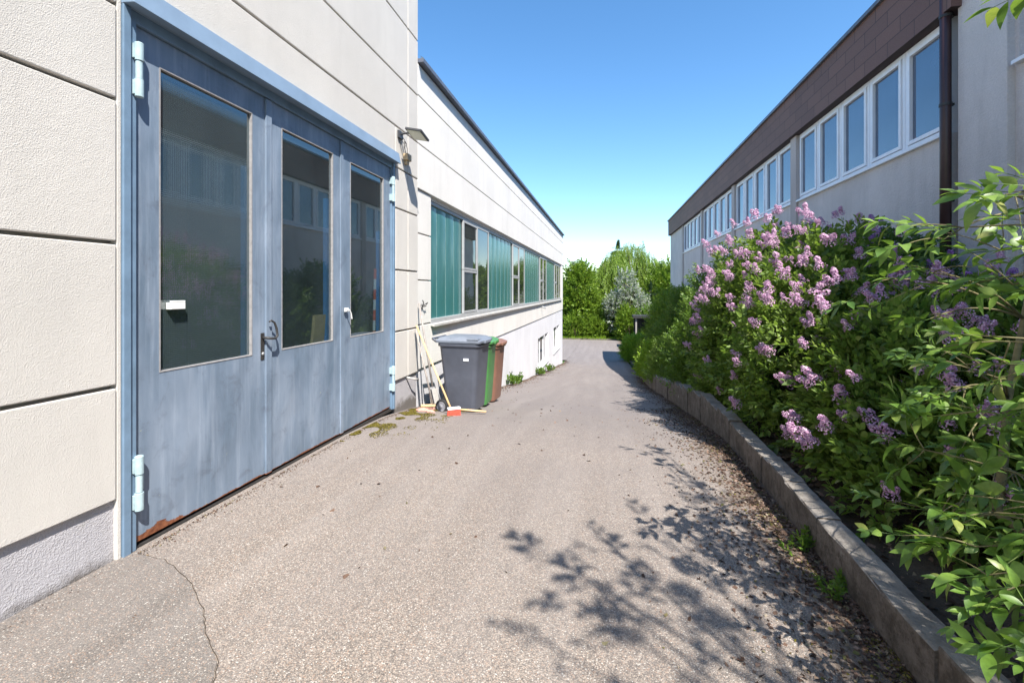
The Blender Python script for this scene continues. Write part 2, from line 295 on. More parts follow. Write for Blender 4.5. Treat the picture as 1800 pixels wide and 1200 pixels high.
# ---------------------------------------------------------------- mesh helpers
ORG = {}
def tag(o, label=None, cat=None, group=None, kind=None):
    if label: o['label'] = label
    if cat: o['category'] = cat
    if group: o['group'] = group
    if kind: o['kind'] = kind
    return o
def empty(name, loc, rz=0, local=None, **k):
    o = bpy.data.objects.new(name, None); col.objects.link(o); o.location = loc; o.rotation_euler.z = rz
    o.empty_display_size = 0.2
    ORG[o.name] = Vector(local if local is not None else loc); return tag(o, **k)
def link(name, me, mat, parent=None, smooth=False):
    o = bpy.data.objects.new(name, me); col.objects.link(o)
    if mat is not None and not me.materials: me.materials.append(mat)
    if parent is not None: o.parent = parent; ORG[o.name] = ORG[parent.name]
    else: ORG[o.name] = Vector((0, 0, 0))
    if smooth: me.polygons.foreach_set('use_smooth', [True]*len(me.polygons))
    return o
class MB:
    def __init__(s): s.v = []; s.f = []
    def add(s, vs, fs):
        k = len(s.v); s.v += [tuple(p) for p in vs]; s.f += [tuple(i+k for i in q) for q in fs]; return s
    def box(s, x0, x1, y0, y1, z0, z1, zf=None):
        vs = [(x0,y0,z0),(x1,y0,z0),(x1,y1,z0),(x0,y1,z0),(x0,y0,z1),(x1,y0,z1),(x1,y1,z1),(x0,y1,z1)]
        return s.add(vs, [(0,3,2,1),(4,5,6,7),(0,1,5,4),(1,2,6,5),(2,3,7,6),(3,0,4,7)])
    def tube(s, pts, rad, n=8, cap=True):
        pts = [Vector(p) for p in pts]; rad = rad if hasattr(rad, '__len__') else [rad]*len(pts)
        vs = []; fs = []; ref = None
        for i, p in enumerate(pts):
            d = (pts[min(i+1, len(pts)-1)] - pts[max(i-1, 0)]).normalized()
            if ref is None: ref = d.orthogonal().normalized()
            a = (ref - d*ref.dot(d)); a = a.normalized() if a.length > 1e-6 else d.orthogonal().normalized()
            ref = a; b = d.cross(a)
            for k in range(n):
                t = 2*math.pi*k/n; vs.append(p + (a*math.cos(t) + b*math.sin(t))*rad[i])
        for i in range(len(pts)-1):
            for k in range(n): fs.append((i*n+k, i*n+(k+1)%n, (i+1)*n+(k+1)%n, (i+1)*n+k))
        if cap: fs.append(tuple(range(n-1, -1, -1))); fs.append(tuple(range((len(pts)-1)*n, len(pts)*n)))
        return s.add(vs, fs)
    def loft(s, rings, cap=True):
        n = len(rings[0]); vs = [p for r in rings for p in r]; fs = []
        for i in range(len(rings)-1):
            for k in range(n): fs.append((i*n+k, i*n+(k+1)%n, (i+1)*n+(k+1)%n, (i+1)*n+k))
        if cap: fs.append(tuple(range(n-1, -1, -1))); fs.append(tuple(range((len(rings)-1)*n, len(rings)*n)))
        return s.add(vs, fs)
    def mesh(s, name, org=(0,0,0)):
        me = bpy.data.meshes.new(name); o = Vector(org)
        me.from_pydata([tuple(Vector(p)-o) for p in s.v], [], s.f); me.update(); return me
    def build(s, name, mat, parent=None, bevel=0, smooth=False):
        org = ORG[parent.name] if parent is not None else (0,0,0)
        o = link(name, s.mesh(name, org), mat, parent, smooth)
        if bevel:
            b = o.modifiers.new('bevel', 'BEVEL'); b.width = bevel; b.segments = 2; b.limit_method = 'ANGLE'
        return o
def dup(o, loc=None, rz=None, parent=None):
    c = o.copy(); col.objects.link(c); ORG[c.name] = ORG[o.name]
    if loc is not None: c.location = loc
    if rz is not None: c.rotation_euler.z = rz
    if parent is not None: c.parent = parent
    for ch in [k for k in o.children]: dup(ch, parent=c)
    return c
def qmesh(name, V, F):
    me = bpy.data.meshes.new(name); V = np.asarray(V, dtype=np.float32); F = np.asarray(F, dtype=np.int32)
    me.vertices.add(len(V)); me.vertices.foreach_set('co', V.ravel())
    me.loops.add(F.size); me.loops.foreach_set('vertex_index', F.ravel())
    me.polygons.add(len(F)); me.polygons.foreach_set('loop_start', np.arange(0, F.size, 4, dtype=np.int32))
    me.polygons.foreach_set('loop_total', np.full(len(F), 4, dtype=np.int32)); me.update(calc_edges=True); return me

# ---------------------------------------------------------------- terrain
PY = [-60, 4.4, 5.2, 6.0, 7.2, 9.5, 13.3, 14.6, 21, 28, 33, 38, 46, 70, 400]
PZ = [0, 0, -0.03, -0.12, -0.30, -0.64, -1.20, -1.40, -2.13, -2.92, -3.28, -3.40, -3.45, -3.5, -4]
def prof(y):
    return (np.interp(y-0.8, PY, PZ) + 2*np.interp(y, PY, PZ) + np.interp(y+0.8, PY, PZ))/4 if y > 6 else float(np.interp(y, PY, PZ))
def sheet(name, xs, ys, zf, mat, kind='structure'):
    V = []; F = []; nx = len(xs)
    for y in ys:
        for x in xs: V.append((x, y, zf(x, y)))
    for j in range(len(ys)-1):
        for i in range(nx-1): F.append((j*nx+i, j*nx+i+1, (j+1)*nx+i+1, (j+1)*nx+i))
    o = link(name, qmesh(name, V, F), mat); o.data.polygons.foreach_set('use_smooth', [True]*len(F)); tag(o, kind=kind); return o
ysf = list(np.arange(-6, 47.01, 0.4))
def wob(x, y): return 0.012*math.sin(1.3*x+0.7*y)+0.008*math.sin(2.9*y+x)
sheet('driveway', list(np.linspace(-2.78, 1.24, 22)), ysf, lambda x, y: prof(y) + (wob(x, y)-0.02)*min(1, max(0, (y-5)/2)), M['asphalt'])
sheet('turning_area', list(np.linspace(-16, -2.781, 10)), list(np.arange(30.5, 47.1, 1.5)), lambda x, y: prof(y)-0.012, M['asphalt'])
sheet('ground', [-300, -120, -60, -30, -16, -8, -4, 0, 1.25, 3, 5, 8, 16, 30, 60, 120, 300],
      [-60, -30, -10, 0, 4, 5, 6, 7, 8, 10, 13, 16, 20, 24, 28, 32, 36, 40, 46, 60, 90, 150, 300, 700], lambda x, y: prof(y)-0.10, M['lawn'])
def bedz(x, y):
    t = min(1, max(0, (x-1.32)/3.0)); return prof(y) + 0.10 + 0.35*t + 0.04*math.sin(3*y)*math.sin(2.3*x+1)
sheet('planting_bed', list(np.linspace(1.30, 5.2, 12)), list(np.arange(-6, 40, 0.5)), bedz, M['soil'])
# darker repaired strip along the tall block's wall, with an irregular edge
pts = [(-2.76, 2.16), (-2.5, 2.14), (-2.2, 2.02), (-1.93, 1.85), (-1.80, 1.73), (-1.60, 1.60), (-1.50, 1.46), (-1.40, 1.25), (-1.42, 0.9), (-1.35, 0.3), (-1.4, -0.6), (-1.3, -6), (-2.76, -6)]
fine = []
for a, b in zip(pts[:-2], pts[1:-1]):
    for k in range(6):
        t = k/6; fine.append((a[0]+(b[0]-a[0])*t + random.uniform(-.006, .006), a[1]+(b[1]-a[1])*t + random.uniform(-.006, .006)))
fine += pts[-2:]
mp_ = MB(); n_ = len(fine); mp_.add([(x, y, 0.006) for x, y in fine], [tuple(range(n_))])
mp_.build('driveway_patch', M['patch'])['kind'] = 'structure'
cr = MB(); cr.tube([(x+0.004, y+0.004, 0.0030) for x, y in fine[1:-26]], 0.0016, 5)
cr.build('driveway_crack', M['soil'])['kind'] = 'structure'

# ---------------------------------------------------------------- tall workshop block with the gate (left)
WX = -2.75
tall = empty('workshop_building', (WX, 2.1, 0), label='tall cream rendered block with wide grooves around the blue steel gate', cat='building')
GY0, GY1, GZ = 2.105, 5.53, 3.36
Z = [0.345, 1.0, 1.82, 2.64, 3.18, 3.72, 4.41, 5.21, 6.0, 6.8, 7.6]
mb = MB(); G = 0.011
def course(y0, y1, z0, z1):
    mb.box(WX-0.06, WX, y0, y1, z0+G, z1-G)
for z0, z1 in zip(Z[:-1], Z[1:]):
    course(-7, 2.072, z0, z1)
    if z1 <= 3.2 or z0 < 3.2:
        course(5.56, 5.925, z0, z1)
    if z0 >= 3.7: course(2.085, 5.925, z0, z1)
    course(5.94, 6.27, z0, z1)
mb.box(WX-0.06, WX-0.001, 2.085, 5.548, GZ+0.005, 3.72-G)
mb.box(WX-0.06, WX-0.006, 2.078, GY0, 0, GZ)
mb.build('wall_panels', M['stucco'], tall, bevel=0.006)
mb = MB()
mb.box(WX-0.25, WX-0.018-0.045, -7, GY0-0.002, 0.2, 7.6).box(WX-0.25, WX-0.063, GY1+0.002, 6.27, 0.2, 7.6).box(WX-0.25, WX-0.063, GY0, GY1, GZ, 7.6)
mb.build('wall', M['stucco'], tall)
mb = MB(); mb.box(WX-0.25, WX-0.028, -7, GY0, -0.3, 0.348).box(WX-0.25, WX-0.028, GY1+0.02, 6.27, -0.6, 0.348)
mb.build('plinth', M['plinth'], tall)
mb = MB(); mb.box(-9, WX-0.25, 6.1, 6.27, -1, 7.6).box(-9, WX-0.25, -7, -6.85, -1, 7.6).box(-9.2, -9, -7, 6.27, -1, 7.6)
mb.build('outer_walls', M['stucco'], tall)
mb = MB(); mb.box(-9.2, WX+0.08, -7, 6.30, 7.6, 7.8); mb.build('roof', M['roofm'], tall)
mb = MB(); mb.box(-8.9, WX-0.26, -6.8, 6.05, -0.02, 0.0).box(-8.9, WX-0.26, 0.8, 0.9, 0, 3.8).box(-8.9, WX-0.26, 5.95, 6.05, 0, 3.8).box(-6.6, -6.5, 0.9, 5.95, 0, 3.8).box(-8.9, WX-0.26, -6.8, 6.05, 3.8, 3.9)
mb.build('interior_lining', M['inside'], tall)
# frame
mb = MB()
mb.box(WX-0.07, WX+0.008, GY0+0.002, GY0+0.045, 0, 3.21).box(WX-0.07, WX+0.008, GY1-0.045, GY1, 0, 3.21)
mb.box(WX-0.07, WX-0.006, GY0+0.045, GY0+0.085, 0, 3.21).box(WX-0.07, WX-0.006, GY1-0.070, GY1-0.045, 0, 3.21)
mb.box(WX-0.07, WX-0.008, GY0+0.085, GY1-0.07, 3.14, 3.21)
mb.build('gate_frame', M['frame_blue'], tall, bevel=0.003)
mb = MB(); mb.add([(WX+0.002, GY0, 3.37), (WX+0.002, GY1+0.01, 3.37), (WX+0.055, GY1+0.01, 3.345), (WX+0.055, GY0, 3.345),
                  (WX+0.002, GY0, 3.212), (WX+0.002, GY1+0.01, 3.212), (WX+0.085, GY1+0.01, 3.205), (WX+0.085, GY0, 3.205)],
                 [(0,1,2,3), (3,2,6,7), (7,6,5,4), (0,3,7,4), (1,5,6,2), (0,4,5,1)])
mb.box(WX-0.07, WX+0.001, GY0, GY1, 3.21, GZ-0.002)
mb.build('gate_hood', M['hood_blue'], tall, bevel=0.003)
mb = MB(); mb.box(WX-0.10, WX-0.02, GY0+0.05, GY1-0.05, -0.02, 0.012); mb.build('threshold', M['iron'], tall)
# leaves: local y for paint is from the building's base point (y = 2.1)
LX = WX-0.030
leaves = [(2.195, 3.285, 2.35, 3.117, M['wired']), (3.292, 4.355, 3.45, 4.205, M['gateglass']), (4.362, 5.455, 4.525, 5.28, M['gateglass'])]
for k, (y0, y1, a, b_, gm) in enumerate(leaves):
    mb = MB(); z0, z1, p, q = 0.035, 3.135, 1.03, 2.96
    mb.box(LX-0.045, LX, y0, a, z0, z1).box(LX-0.045, LX, b_, y1, z0, z1).box(LX-0.045, LX, a, b_, z0, p).box(LX-0.045, LX, a, b_, q, z1)
    lf = mb.build('gate_leaf', M['gate'], tall)
    mb = MB(); e = 0.008
    mb.box(LX-0.02, LX+0.003, a, a+e, p, q).box(LX-0.02, LX+0.003, b_-e, b_, p, q).box(LX-0.02, LX+0.003, a+e, b_-e, p, p+e).box(LX-0.02, LX+0.003, a+e, b_-e, q-e, q)
    mb.build('glazing_bead', M['putty'] if k else M['putty'], lf)
    mb = MB(); mb.box(LX-0.026, LX-0.020, a+e, b_-e, p+e, q-e); mb.build('pane', gm, lf)
    if k == 0:
        mb = MB(); mb.box(LX, LX+0.018, y1-0.035, y1+0.030, 0.03, 3.13); mb.build('cover_strip', M['gate'], lf, bevel=0.003)
        mb = MB(); mb.box(LX-0.019, LX+0.022, 2.41, 2.515, 1.425, 1.470).box(LX+0.010, LX+0.022, 2.41, 2.515, 1.47, 1.482); mb.build('pull_handle', M['tile'], lf, bevel=0.004)
        mb = MB(); mb.box(LX, LX+0.006, 3.205, 3.245, 0.98, 1.20); mb.build('lock_plate', M['iron'], lf, bevel=0.006)
        mb = MB(); mb.tube([(LX+0.004, 3.225, 1.16), (LX+0.05, 3.225, 1.16), (LX+0.065, 3.245, 1.155), (LX+0.065, 3.30, 1.15), (LX+0.062, 3.325, 1.17), (LX+0.06, 3.318, 1.23), (LX+0.055, 3.30, 1.28), (LX+0.05, 3.27, 1.30), (LX+0.045, 3.25, 1.29)], [.011,.011,.011,.011,.010,.010,.009,.008,.007], 10)
        mb.build('handle', M['iron'], lf, smooth=True)
        MB().tube([(LX+0.004, 3.225, 1.03), (LX+0.012, 3.225, 1.03)], 0.013, 12).build('lock_cylinder', M['alu'], lf, smooth=True)
    if k == 1:
        mb = MB(); mb.box(LX, LX+0.014, y1-0.03, y1+0.020, 0.03, 3.13); mb.build('cover_strip', M['gate'], lf, bevel=0.003)
    if k == 2:
        mb = MB(); mb.box(LX+0.014, LX+0.035, 4.385, 4.44, 1.32, 1.36).tube([(LX+0.03, 4.41, 1.34), (LX+0.06, 4.41, 1.34), (LX+0.062, 4.44, 1.30), (LX+0.06, 4.46, 1.24)], 0.007, 8)
        mb.build('latch', M['tile'], lf, bevel=0.003)
    for zc in (2.70, 0.24):
        if k == 1: continue
        yh = y0-0.002 if k == 0 else y1+0.012
        mb = MB(); xh = LX+0.040
        mb.tube([(xh, yh, zc), (xh, yh, zc+0.105)], 0.0235, 16).tube([(xh, yh, zc+0.107), (xh, yh, zc+0.213)], 0.0185, 16).tube([(xh, yh, zc+0.215), (xh, yh, zc+0.32), (xh, yh, zc+0.326)], [0.0235, 0.0235, 0.015], 16)
        mb.box(LX-0.004, xh, yh-0.03, yh+0.0, zc+0.01, zc+0.095).box(LX-0.004, xh, yh-0.03, yh+0.0, zc+0.225, zc+0.31)
        mb.box(LX+0.001, xh, yh, yh+0.03, zc+0.115, zc+0.205)
        mb.build('hinge', M['hinge'], lf, bevel=0.002)
# blue posts behind the right edge of each pane
mb = MB()
for y, h in ((3.125, 2.55), (4.205, 2.5), (5.30, 2.3)): MB().box(LX-0.115, LX-0.075, y, y+0.2, 0.3, h).build('inner_blue_post', M['bluein'], tall)
bd = empty('wooden_board', (-2.9, 4.1, 0), label='pale wooden board leaning inside, seen low through the middle glass of the blue gate', cat='board')
mb = MB(); mb.add([(-2.95, 3.98, 0.0), (-2.95, 4.20, 0.0), (-2.86, 4.20, 1.30), (-2.86, 4.03, 1.30), (-2.98, 3.98, 0.0), (-2.98, 4.20, 0.0), (-2.89, 4.20, 1.30), (-2.89, 4.03, 1.30)], [(0,1,2,3), (7,6,5,4), (0,3,7,4), (1,5,6,2), (3,2,6,7), (0,4,5,1)])
mb.build('board_panel', M['wood'], bd)
pl = empty('striped_pole', (-2.9, 5.32, 0), label='red and white striped pole standing inside behind the right glass of the blue gate', cat='pole')
for k in range(14):
    mb = MB(); mb.tube([(-2.9, 5.22+0.005*k, 0.13*k), (-2.9, 5.22+0.005*(k+1), 0.13*(k+1))], 0.018, 10)
    mb.build('pole_band', M['red'] if k % 2 else M['white'], pl)

# ---------------------------------------------------------------- low annex
AY0, AY1, AZT = 6.272, 28.1, 4.95
ann = empty('annex_building', (WX, AY0, 0), label='long low white annex with a ribbon of green glass panels beside the ramp', cat='building')
WZ0, WZ1, WY0, WY1 = 1.035, 2.99, 6.83, 27.15
mb = MB()
for z0, z1 in ((3.05, 3.72), (3.72, 4.43), (4.43, 4.90)): mb.box(WX-0.06, WX, AY0, AY1, z0+0.010, z1-0.010)
mb.build('upper_band', M['annex'], ann, bevel=0.005)
mb = MB()
for z0, z1 in ((0.36, 1.03), (1.03, 1.70), (1.70, 2.40), (2.40, 3.055)): mb.box(WX-0.08, WX-0.022, AY0, WY0, z0+0.010, z1-0.010)
mb.box(WX-0.08, WX-0.022, WY0+0.0, AY1, 0.37, WZ0-0.02).box(WX-0.08, WX-0.022, WY1, AY1, WZ0-0.02, 3.06)
mb.build('lower_band', M['annex'], ann, bevel=0.005)
mb = MB(); mb.box(WX-0.30, WX-0.058, AY0, AY1, 3.0, 4.9).box(WX-0.30, WX-0.078, AY0, WY0, 0.2, 3.0).box(WX-0.30, WX-0.078, WY0, AY1, 0.2, WZ0-0.03).box(WX-0.3, WX-0.078, WY1, AY1, WZ0-0.03, 3.0)
mb.build('wall', M['annex'], ann)
# painted base with two basement windows
mb = MB(); X0, X1 = WX-0.30, WX-0.045
bw = [(18.2, 21.4), (23.5, 26.4)]; BZ0, BZ1 = -1.70, -0.42
mb.box(X0, X1, AY0, bw[0][0], -2.6, 0.368).box(X0, X1, bw[0][0], bw[1][1], BZ1, 0.368).box(X0, X1, bw[0][1], bw[1][0], -3.4, BZ1).box(X0, X1, bw[1][1], AY1, -3.4, 0.368)
for a, b_ in bw: mb.box(X0, X1, a, b_, -3.4, BZ0)
mb.build('painted_base', M['lowerwall'], ann)
for a, b_ in bw:
    mb = MB(); xf = WX-0.13
    w3 = (b_-a)/3
    for j in range(4):
        mb.box(xf-0.05, xf, a+j*w3-(0.03 if j else 0), a+j*w3+(0.03 if j < 3 else 0), BZ0, BZ1)
    mb.box(xf-0.048, xf-0.002, a, b_, BZ0, BZ0+0.06).box(xf-0.048, xf-0.002, a, b_, BZ1-0.06, BZ1)
    fr = mb.build('basement_window', M['white'], ann)
    mb = MB(); mb.box(xf-0.03, xf-0.025, a, b_, BZ0+0.05, BZ1-0.05); mb.build('pane', M['aglass'], fr)
    mb = MB(); mb.box(xf, WX+0.01, a-0.05, b_+0.05, BZ0-0.04, BZ0+0.004); mb.build('window_sill', M['white'], fr)
mb = MB(); mb.box(-13, WX-0.30, AY1-0.2, AY1, -3.4, 4.9).box(-13.2, -13, AY0, AY1, -3.4, 4.9); mb.build('outer_walls', M['annex'], ann)
mb = MB(); mb.box(-13.2, WX-0.06, AY0, AY1, 4.902, 4.95); mb.build('roof', M['roofm'], ann)
mb = MB(); mb.box(WX-0.06, WX+0.085, AY0+0.003, AY1+0.05, 4.905, 4.965); mb.add([(WX+0.085, AY0+.003, 4.967), (WX+0.085, AY1+.05, 4.967), (WX+0.03, AY1+.05, 5.0), (WX+0.03, AY0+.003, 5.0)], [(0,1,2,3)])
mb.build('roof_edge', M['roofm'], ann, bevel=0.004)
# window ribbon
mb = MB()
mb.box(WX-0.13, WX-0.065, WY0, WY1, WZ1-0.05, WZ1).box(WX-0.13, WX-0.02, WY0, WY1, WZ0-0.02, WZ0+0.05)
mb.build('ribbon_frame', M['alu'], ann)
mb = MB(); mb.add([(WX-0.10, WY0-0.02, WZ0-0.001), (WX-0.10, WY1+.02, WZ0-0.001), (WX+0.045, WY1+.02, WZ0-0.03), (WX+0.045, WY0-.02, WZ0-0.03),
                  (WX-0.10, WY0-0.02, WZ0-0.03), (WX-0.10, WY1+.02, WZ0-0.03), (WX+0.045, WY1+.02, WZ0-0.065), (WX+0.045, WY0-.02, WZ0-0.065)],
                 [(0,1,2,3), (3,2,6,7), (7,6,5,4), (0,3,7,4), (1,5,6,2), (0,4,5,1)])
mb.build('ribbon_sill', M['sill'], ann)
mb = MB(); mb.box(WX-0.2, WX-0.19, WY0, WY1, WZ0, WZ1); mb.build('ribbon_backing', M['inside'], ann)
def chan(wd):
    mb = MB(); n = 6; xs = WX-0.10; r = []
    for i in range(n+1):
        t = i/n; y = wd*t; bulge = 0.006*math.sin(math.pi*t)
        r.append((xs+bulge, y))
    for i in range(n):
        (xa, ya), (xb, yb) = r[i], r[i+1]
        mb.add([(xa, ya+0.004, WZ0+0.05), (xb, yb+0.004, WZ0+0.05), (xb, yb+0.004, WZ1-0.05), (xa, ya+0.004, WZ1-0.05)], [(0,1,2,3)])
    return mb
secs = [(6.83, 8.57, 4), (10.53, 13.3, 6), (15.26, 18.8, 8), (20.8, 24.15, 8)]
for y0, y1, n in secs:
    wd = (y1-y0)/n; first = None
    for k in range(n):
        if first is None:
            b_ = chan(wd+0.005); b_.v = [(x, y+y0, z) for x, y, z in b_.v]
            first = b_.build('glass_channel', M['profile'], ann, smooth=True)
        else:
            o = first.copy(); col.objects.link(o); o.parent = ann; ORG[o.name] = ORG[ann.name]; o.location = (0, wd*k, 0)
for y0, y1, n in secs:
    wd = (y1-y0)/n
    for k in range(1, n): MB().box(WX-0.0995, WX-0.0965, y0+wd*k-0.006, y0+wd*k+0.006, WZ0+.05, WZ1-.05).build('glass_joint', M['joint'], ann)
def sash(mb, y0, y1, z0, z1, t, x0, x1):
    mb.box(x0, x1, y0, y0+t, z0, z1).box(x0, x1, y1-t, y1, z0, z1).box(x0, x1, y0+t, y1-t, z0, z0+t).box(x0, x1, y0+t, y1-t, z1-t, z1)
for y0, y1 in ((8.57, 10.53), (13.3, 15.26), (18.8, 20.8), (24.15, 27.15)):
    nn = 2 if y1-y0 < 2.5 else 3
    ws = (y1-y0)/nn
    for j in range(nn):
        a, b_ = y0+j*ws+0.012, y0+(j+1)*ws-0.012
        mb = MB(); zb, zt = WZ0+0.05, WZ1-0.05
        if j == 0:
            zm = zb+(zt-zb)*0.47
            sash(mb, a, b_, zb+0.01, zm-0.005, 0.042, WX-0.09, WX-0.045); sash(mb, a, b_, zm+0.005, zt-0.01, 0.042, WX-0.09, WX-0.045)
        else: sash(mb, a, b_, zb, zt, 0.035, WX-0.09, WX-0.05)
        fr = mb.build('window', M['alu'], ann, bevel=0.003)
        mb = MB(); mb.box(WX-0.07, WX-0.064, a+0.03, b_-0.03, zb+0.03, zt-0.03); mb.build('pane', M['aglass'], fr)

# ---------------------------------------------------------------- long building on the right (local frame: x outward, y along)
A = R(0.9); DR = 4.5
def rl(x, y, z): return Vector((x*math.cos(A)-y*math.sin(A), x*math.sin(A)+y*math.cos(A), z))
rb = empty('office_building', rl(DR, 6.82, 0), A, local=(DR, 6.82, 0), label='long flat-roofed building on the right with grey render, white windows and brown slate fascia', cat='building')
SZ, TZ, FZ = 3.64, 5.15, 6.10
posts = [6.82, 11.83, 16.86, 21.9]; YE = 31.6; WEND = 26.75
mb = MB(); mb.box(DR, DR+0.25, 6.95, YE, -3.6, SZ-0.03)
mb.box(DR, DR+0.25, WEND, YE, SZ-0.03, TZ).build('wall', M['rwall'], rb)
for p in posts[1:]+[WEND+0.1]: MB().box(DR-0.055, DR+0.25, p-0.16, p+0.16, -3.6, TZ).build('pilaster', M['rpost'], rb, bevel=0.01)
mb = MB(); mb.box(DR-0.14, DR+0.3, 6.75, YE+0.06, TZ, FZ).build('fascia', M['slate'], rb)
mb = MB(); mb.box(DR-0.20, DR+0.3, 6.75, YE+0.12, FZ, FZ+0.07).build('roof_edge', M['roofm'], rb, bevel=0.006)
mb = MB(); mb.box(DR+0.3, DR+12, -8, YE+0.1, FZ-0.1, FZ+0.05).build('roof', M['roofm'], rb)
mb = MB(); mb.box(DR+0.25, DR+12, YE-0.25, YE, -3.6, FZ-0.1).box(DR+11.8, DR+12, -8, YE-0.25, -3.6, FZ-0.1).build('outer_walls', M['rwall'], rb)
mb = MB(); mb.box(DR+0.3, DR+0.35, 6.82, WEND, SZ, TZ).build('room_backing', M['inside'], rb)
# five casements a bay, one mesh copied
proto = None
for bi in range(4):
    y0 = posts[bi]+0.16; y1 = (posts+[WEND+0.1])[bi+1]-0.16; ww = (y1-y0)/5
    if bi == 3: ww = (y1-y0)/5
    mb = MB(); mb.box(DR-0.06, DR+0.12, y0, y1, SZ-0.045, SZ-0.003).build('window_sill', M['white'], rb, bevel=0.004)
    for j in range(5):
        if j == 0:
            mb = MB(); sash(mb, y0+0.004, y0+ww-0.004, SZ, TZ-0.002, 0.065, DR+0.02, DR+0.10)
            sash(mb, y0+0.075, y0+ww-0.075, SZ+0.072, TZ-0.075, 0.055, DR+0.0, DR+0.09)
            fr = mb.build('window', M['white'], rb, bevel=0.006)
            mb = MB(); mb.box(DR+0.045, DR+0.052, y0+0.11, y0+ww-0.11, SZ+0.11, TZ-0.11); mb.build('pane', M['rglass'], fr)
        else:
            o = fr.copy(); col.objects.link(o); o.parent = rb; o.location = (0, ww*j, 0)
            c = fr.children[0].copy(); col.objects.link(c); c.parent = o; c.location = (0, 0, 0)
# rainwater pipe
mb = MB(); mb.tube([(DR-0.09, 6.92, 0.2), (DR-0.09, 6.92, 7.4)], 0.060, 16).build('downpipe', M['pipe'], rb, smooth=True)
for z in (1.2, 2.7, 3.95, 5.1, 6.4): MB().tube([(DR-0.09, 6.92, z), (DR-0.09, 6.92, z+0.035)], 0.068, 16).box(DR-0.09, DR, 6.90, 6.94, z, z+0.03).build('pipe_bracket', M['iron'], rb)
# projecting stair block and the recess with shuttered window
mb = MB(); mb.box(DR-0.02, DR+0.6, 6.10, 6.82, -0.5, 7.6).build('stair_wall', M['rwall'], rb, bevel=0.008)
mb = MB(); XR = DR+0.06
mb.box(XR, XR+0.25, -8, 6.10, -0.5, 1.15).box(XR, XR+0.25, 6.05, 6.10, 1.15, 7.6).box(XR, XR+0.25, -8, 6.05, 2.65, 4.10).box(XR, XR+0.25, -8, 6.05, 5.9, 7.6).box(XR, XR+0.25, -8, 3.8, 1.15, 2.65).box(XR, XR+0.25, -8, 3.8, 4.10, 5.9)
mb.build('recessed_wall', M['rwall'], rb)
mb = MB(); mb.box(XR-0.08, XR+0.1, 3.75, 6.05, 4.06, 4.10).build('window_sill', M['white'], rb)
mb = MB(); sash(mb, 3.8, 6.045, 4.10, 5.9, 0.05, XR+0.05, XR+0.12); mb.box(XR+0.05, XR+0.12, 4.83, 4.90, 4.17, 5.83); fr = mb.build('window', M['white'], rb)
mb = MB(); mb.box(XR+0.08, XR+0.085, 3.85, 6.0, 4.15, 5.85); mb.build('pane', M['rglass'], fr)
mb = MB()
for k in range(30): mb.tube([(XR+0.06, 3.8, 1.17+k*0.05), (XR+0.06, 6.04, 1.17+k*0.05)], 0.028, 8)
mb.build('roller_shutter', M['alu'], rb)
# lower window behind the lilacs
mb = MB(); sash(mb, 7.3, 9.6, 1.1, 2.17, 0.06, DR-0.03, DR+0.02); mb.box(DR-0.03, DR+0.02, 8.42, 8.48, 1.16, 2.11); fr = mb.build('lower_window', M['white'], rb)
mb = MB(); mb.box(DR-0.012, DR-0.006, 7.35, 9.55, 1.15, 2.12); mb.build('pane', M['rglass'], fr)

# ---------------------------------------------------------------- low edging wall of the bed
kw = empty('edging_wall', (1.2, -2, 0), label='low weathered concrete edging wall of upright slabs stepping down the ramp beside the shrubs', cat='wall')
y = -3.0; i = 0
while y < 20.5:
    L = 1.0 if y < 2.9 else 0.5
    yc = y+L/2; gz = prof(yc)
    if y < 3.9: top = 0.215 + 0.012*math.sin(i*2.1)
    else:
        top = prof(y) + 0.215 + 0.11*min(1, max(0, (y-4.4)/2.5)) + 0.012*math.sin(i*2.7)
        if y > 15: top -= 0.25*min(1, (y-15)/5)
    dx = 0.006*math.sin(i*3.7)
    mb = MB(); x0, x1 = 1.20+dx, 1.335+dx
    # slab subdivided along its length so that its arris can wander
    n = 7; rings = []
    for k in range(n):
        yy = y+0.002+(L-0.004)*k/(n-1); c = 0.008
        j = lambda: random.uniform(-0.0035, 0.0035)
        t_ = top + j(); slump = 0 if y < 3.9 else -0.035*(k/(n-1))
        
        rings.append([(x0+j()*0.5, yy, gz-0.5), (x0+j(), yy, t_-c+j()), (x0+c+j(), yy, t_), (x1-c+j(), yy, t_), (x1+j(), yy, t_-c+j()), (x1, yy, gz-0.5)])
    mb.loft(rings); mb.build('concrete_slab', M['concrete'], kw)
    y += L; i += 1

# ---------------------------------------------------------------- floodlight and wall fittings
fl = empty('floodlight', (WX, 5.66, 3.62), label='flat black floodlight on a short arm above the right end of the blue gate', cat='lamp')
mb = MB(); mb.box(WX, WX+0.03, 5.60, 5.72, 3.58, 3.68).tube([(WX+0.02, 5.66, 3.64), (WX+0.12, 5.66, 3.65), (WX+0.20, 5.66, 3.63)], 0.014, 10).build('arm', M['dark'], fl, bevel=0.003)
def slab(mb, c, u, v, n_, a, b_, t):
    c, u, v, n_ = map(Vector, (c, u, v, n_)); vs = [c+u*sx*a+v*sy*b_+n_*sz*t for sz in (-1, 1) for sx, sy in ((-1,-1),(1,-1),(1,1),(-1,1))]
    return mb.add(vs, [(0,3,2,1),(4,5,6,7),(0,1,5,4),(1,2,6,5),(2,3,7,6),(3,0,4,7)])
u = Vector((math.cos(R(12)), 0, -math.sin(R(12)))); v = Vector((0, 1, 0)); nn_ = u.cross(v)
cc = Vector((WX+0.26, 5.66, 3.62)); v = Vector((0, math.cos(R(11)), -math.sin(R(11)))); nn_ = u.cross(v)
mb = MB(); slab(mb, cc, u, v, nn_, 0.115, 0.14, 0.014).build('housing', M['dark'], fl, bevel=0.004)
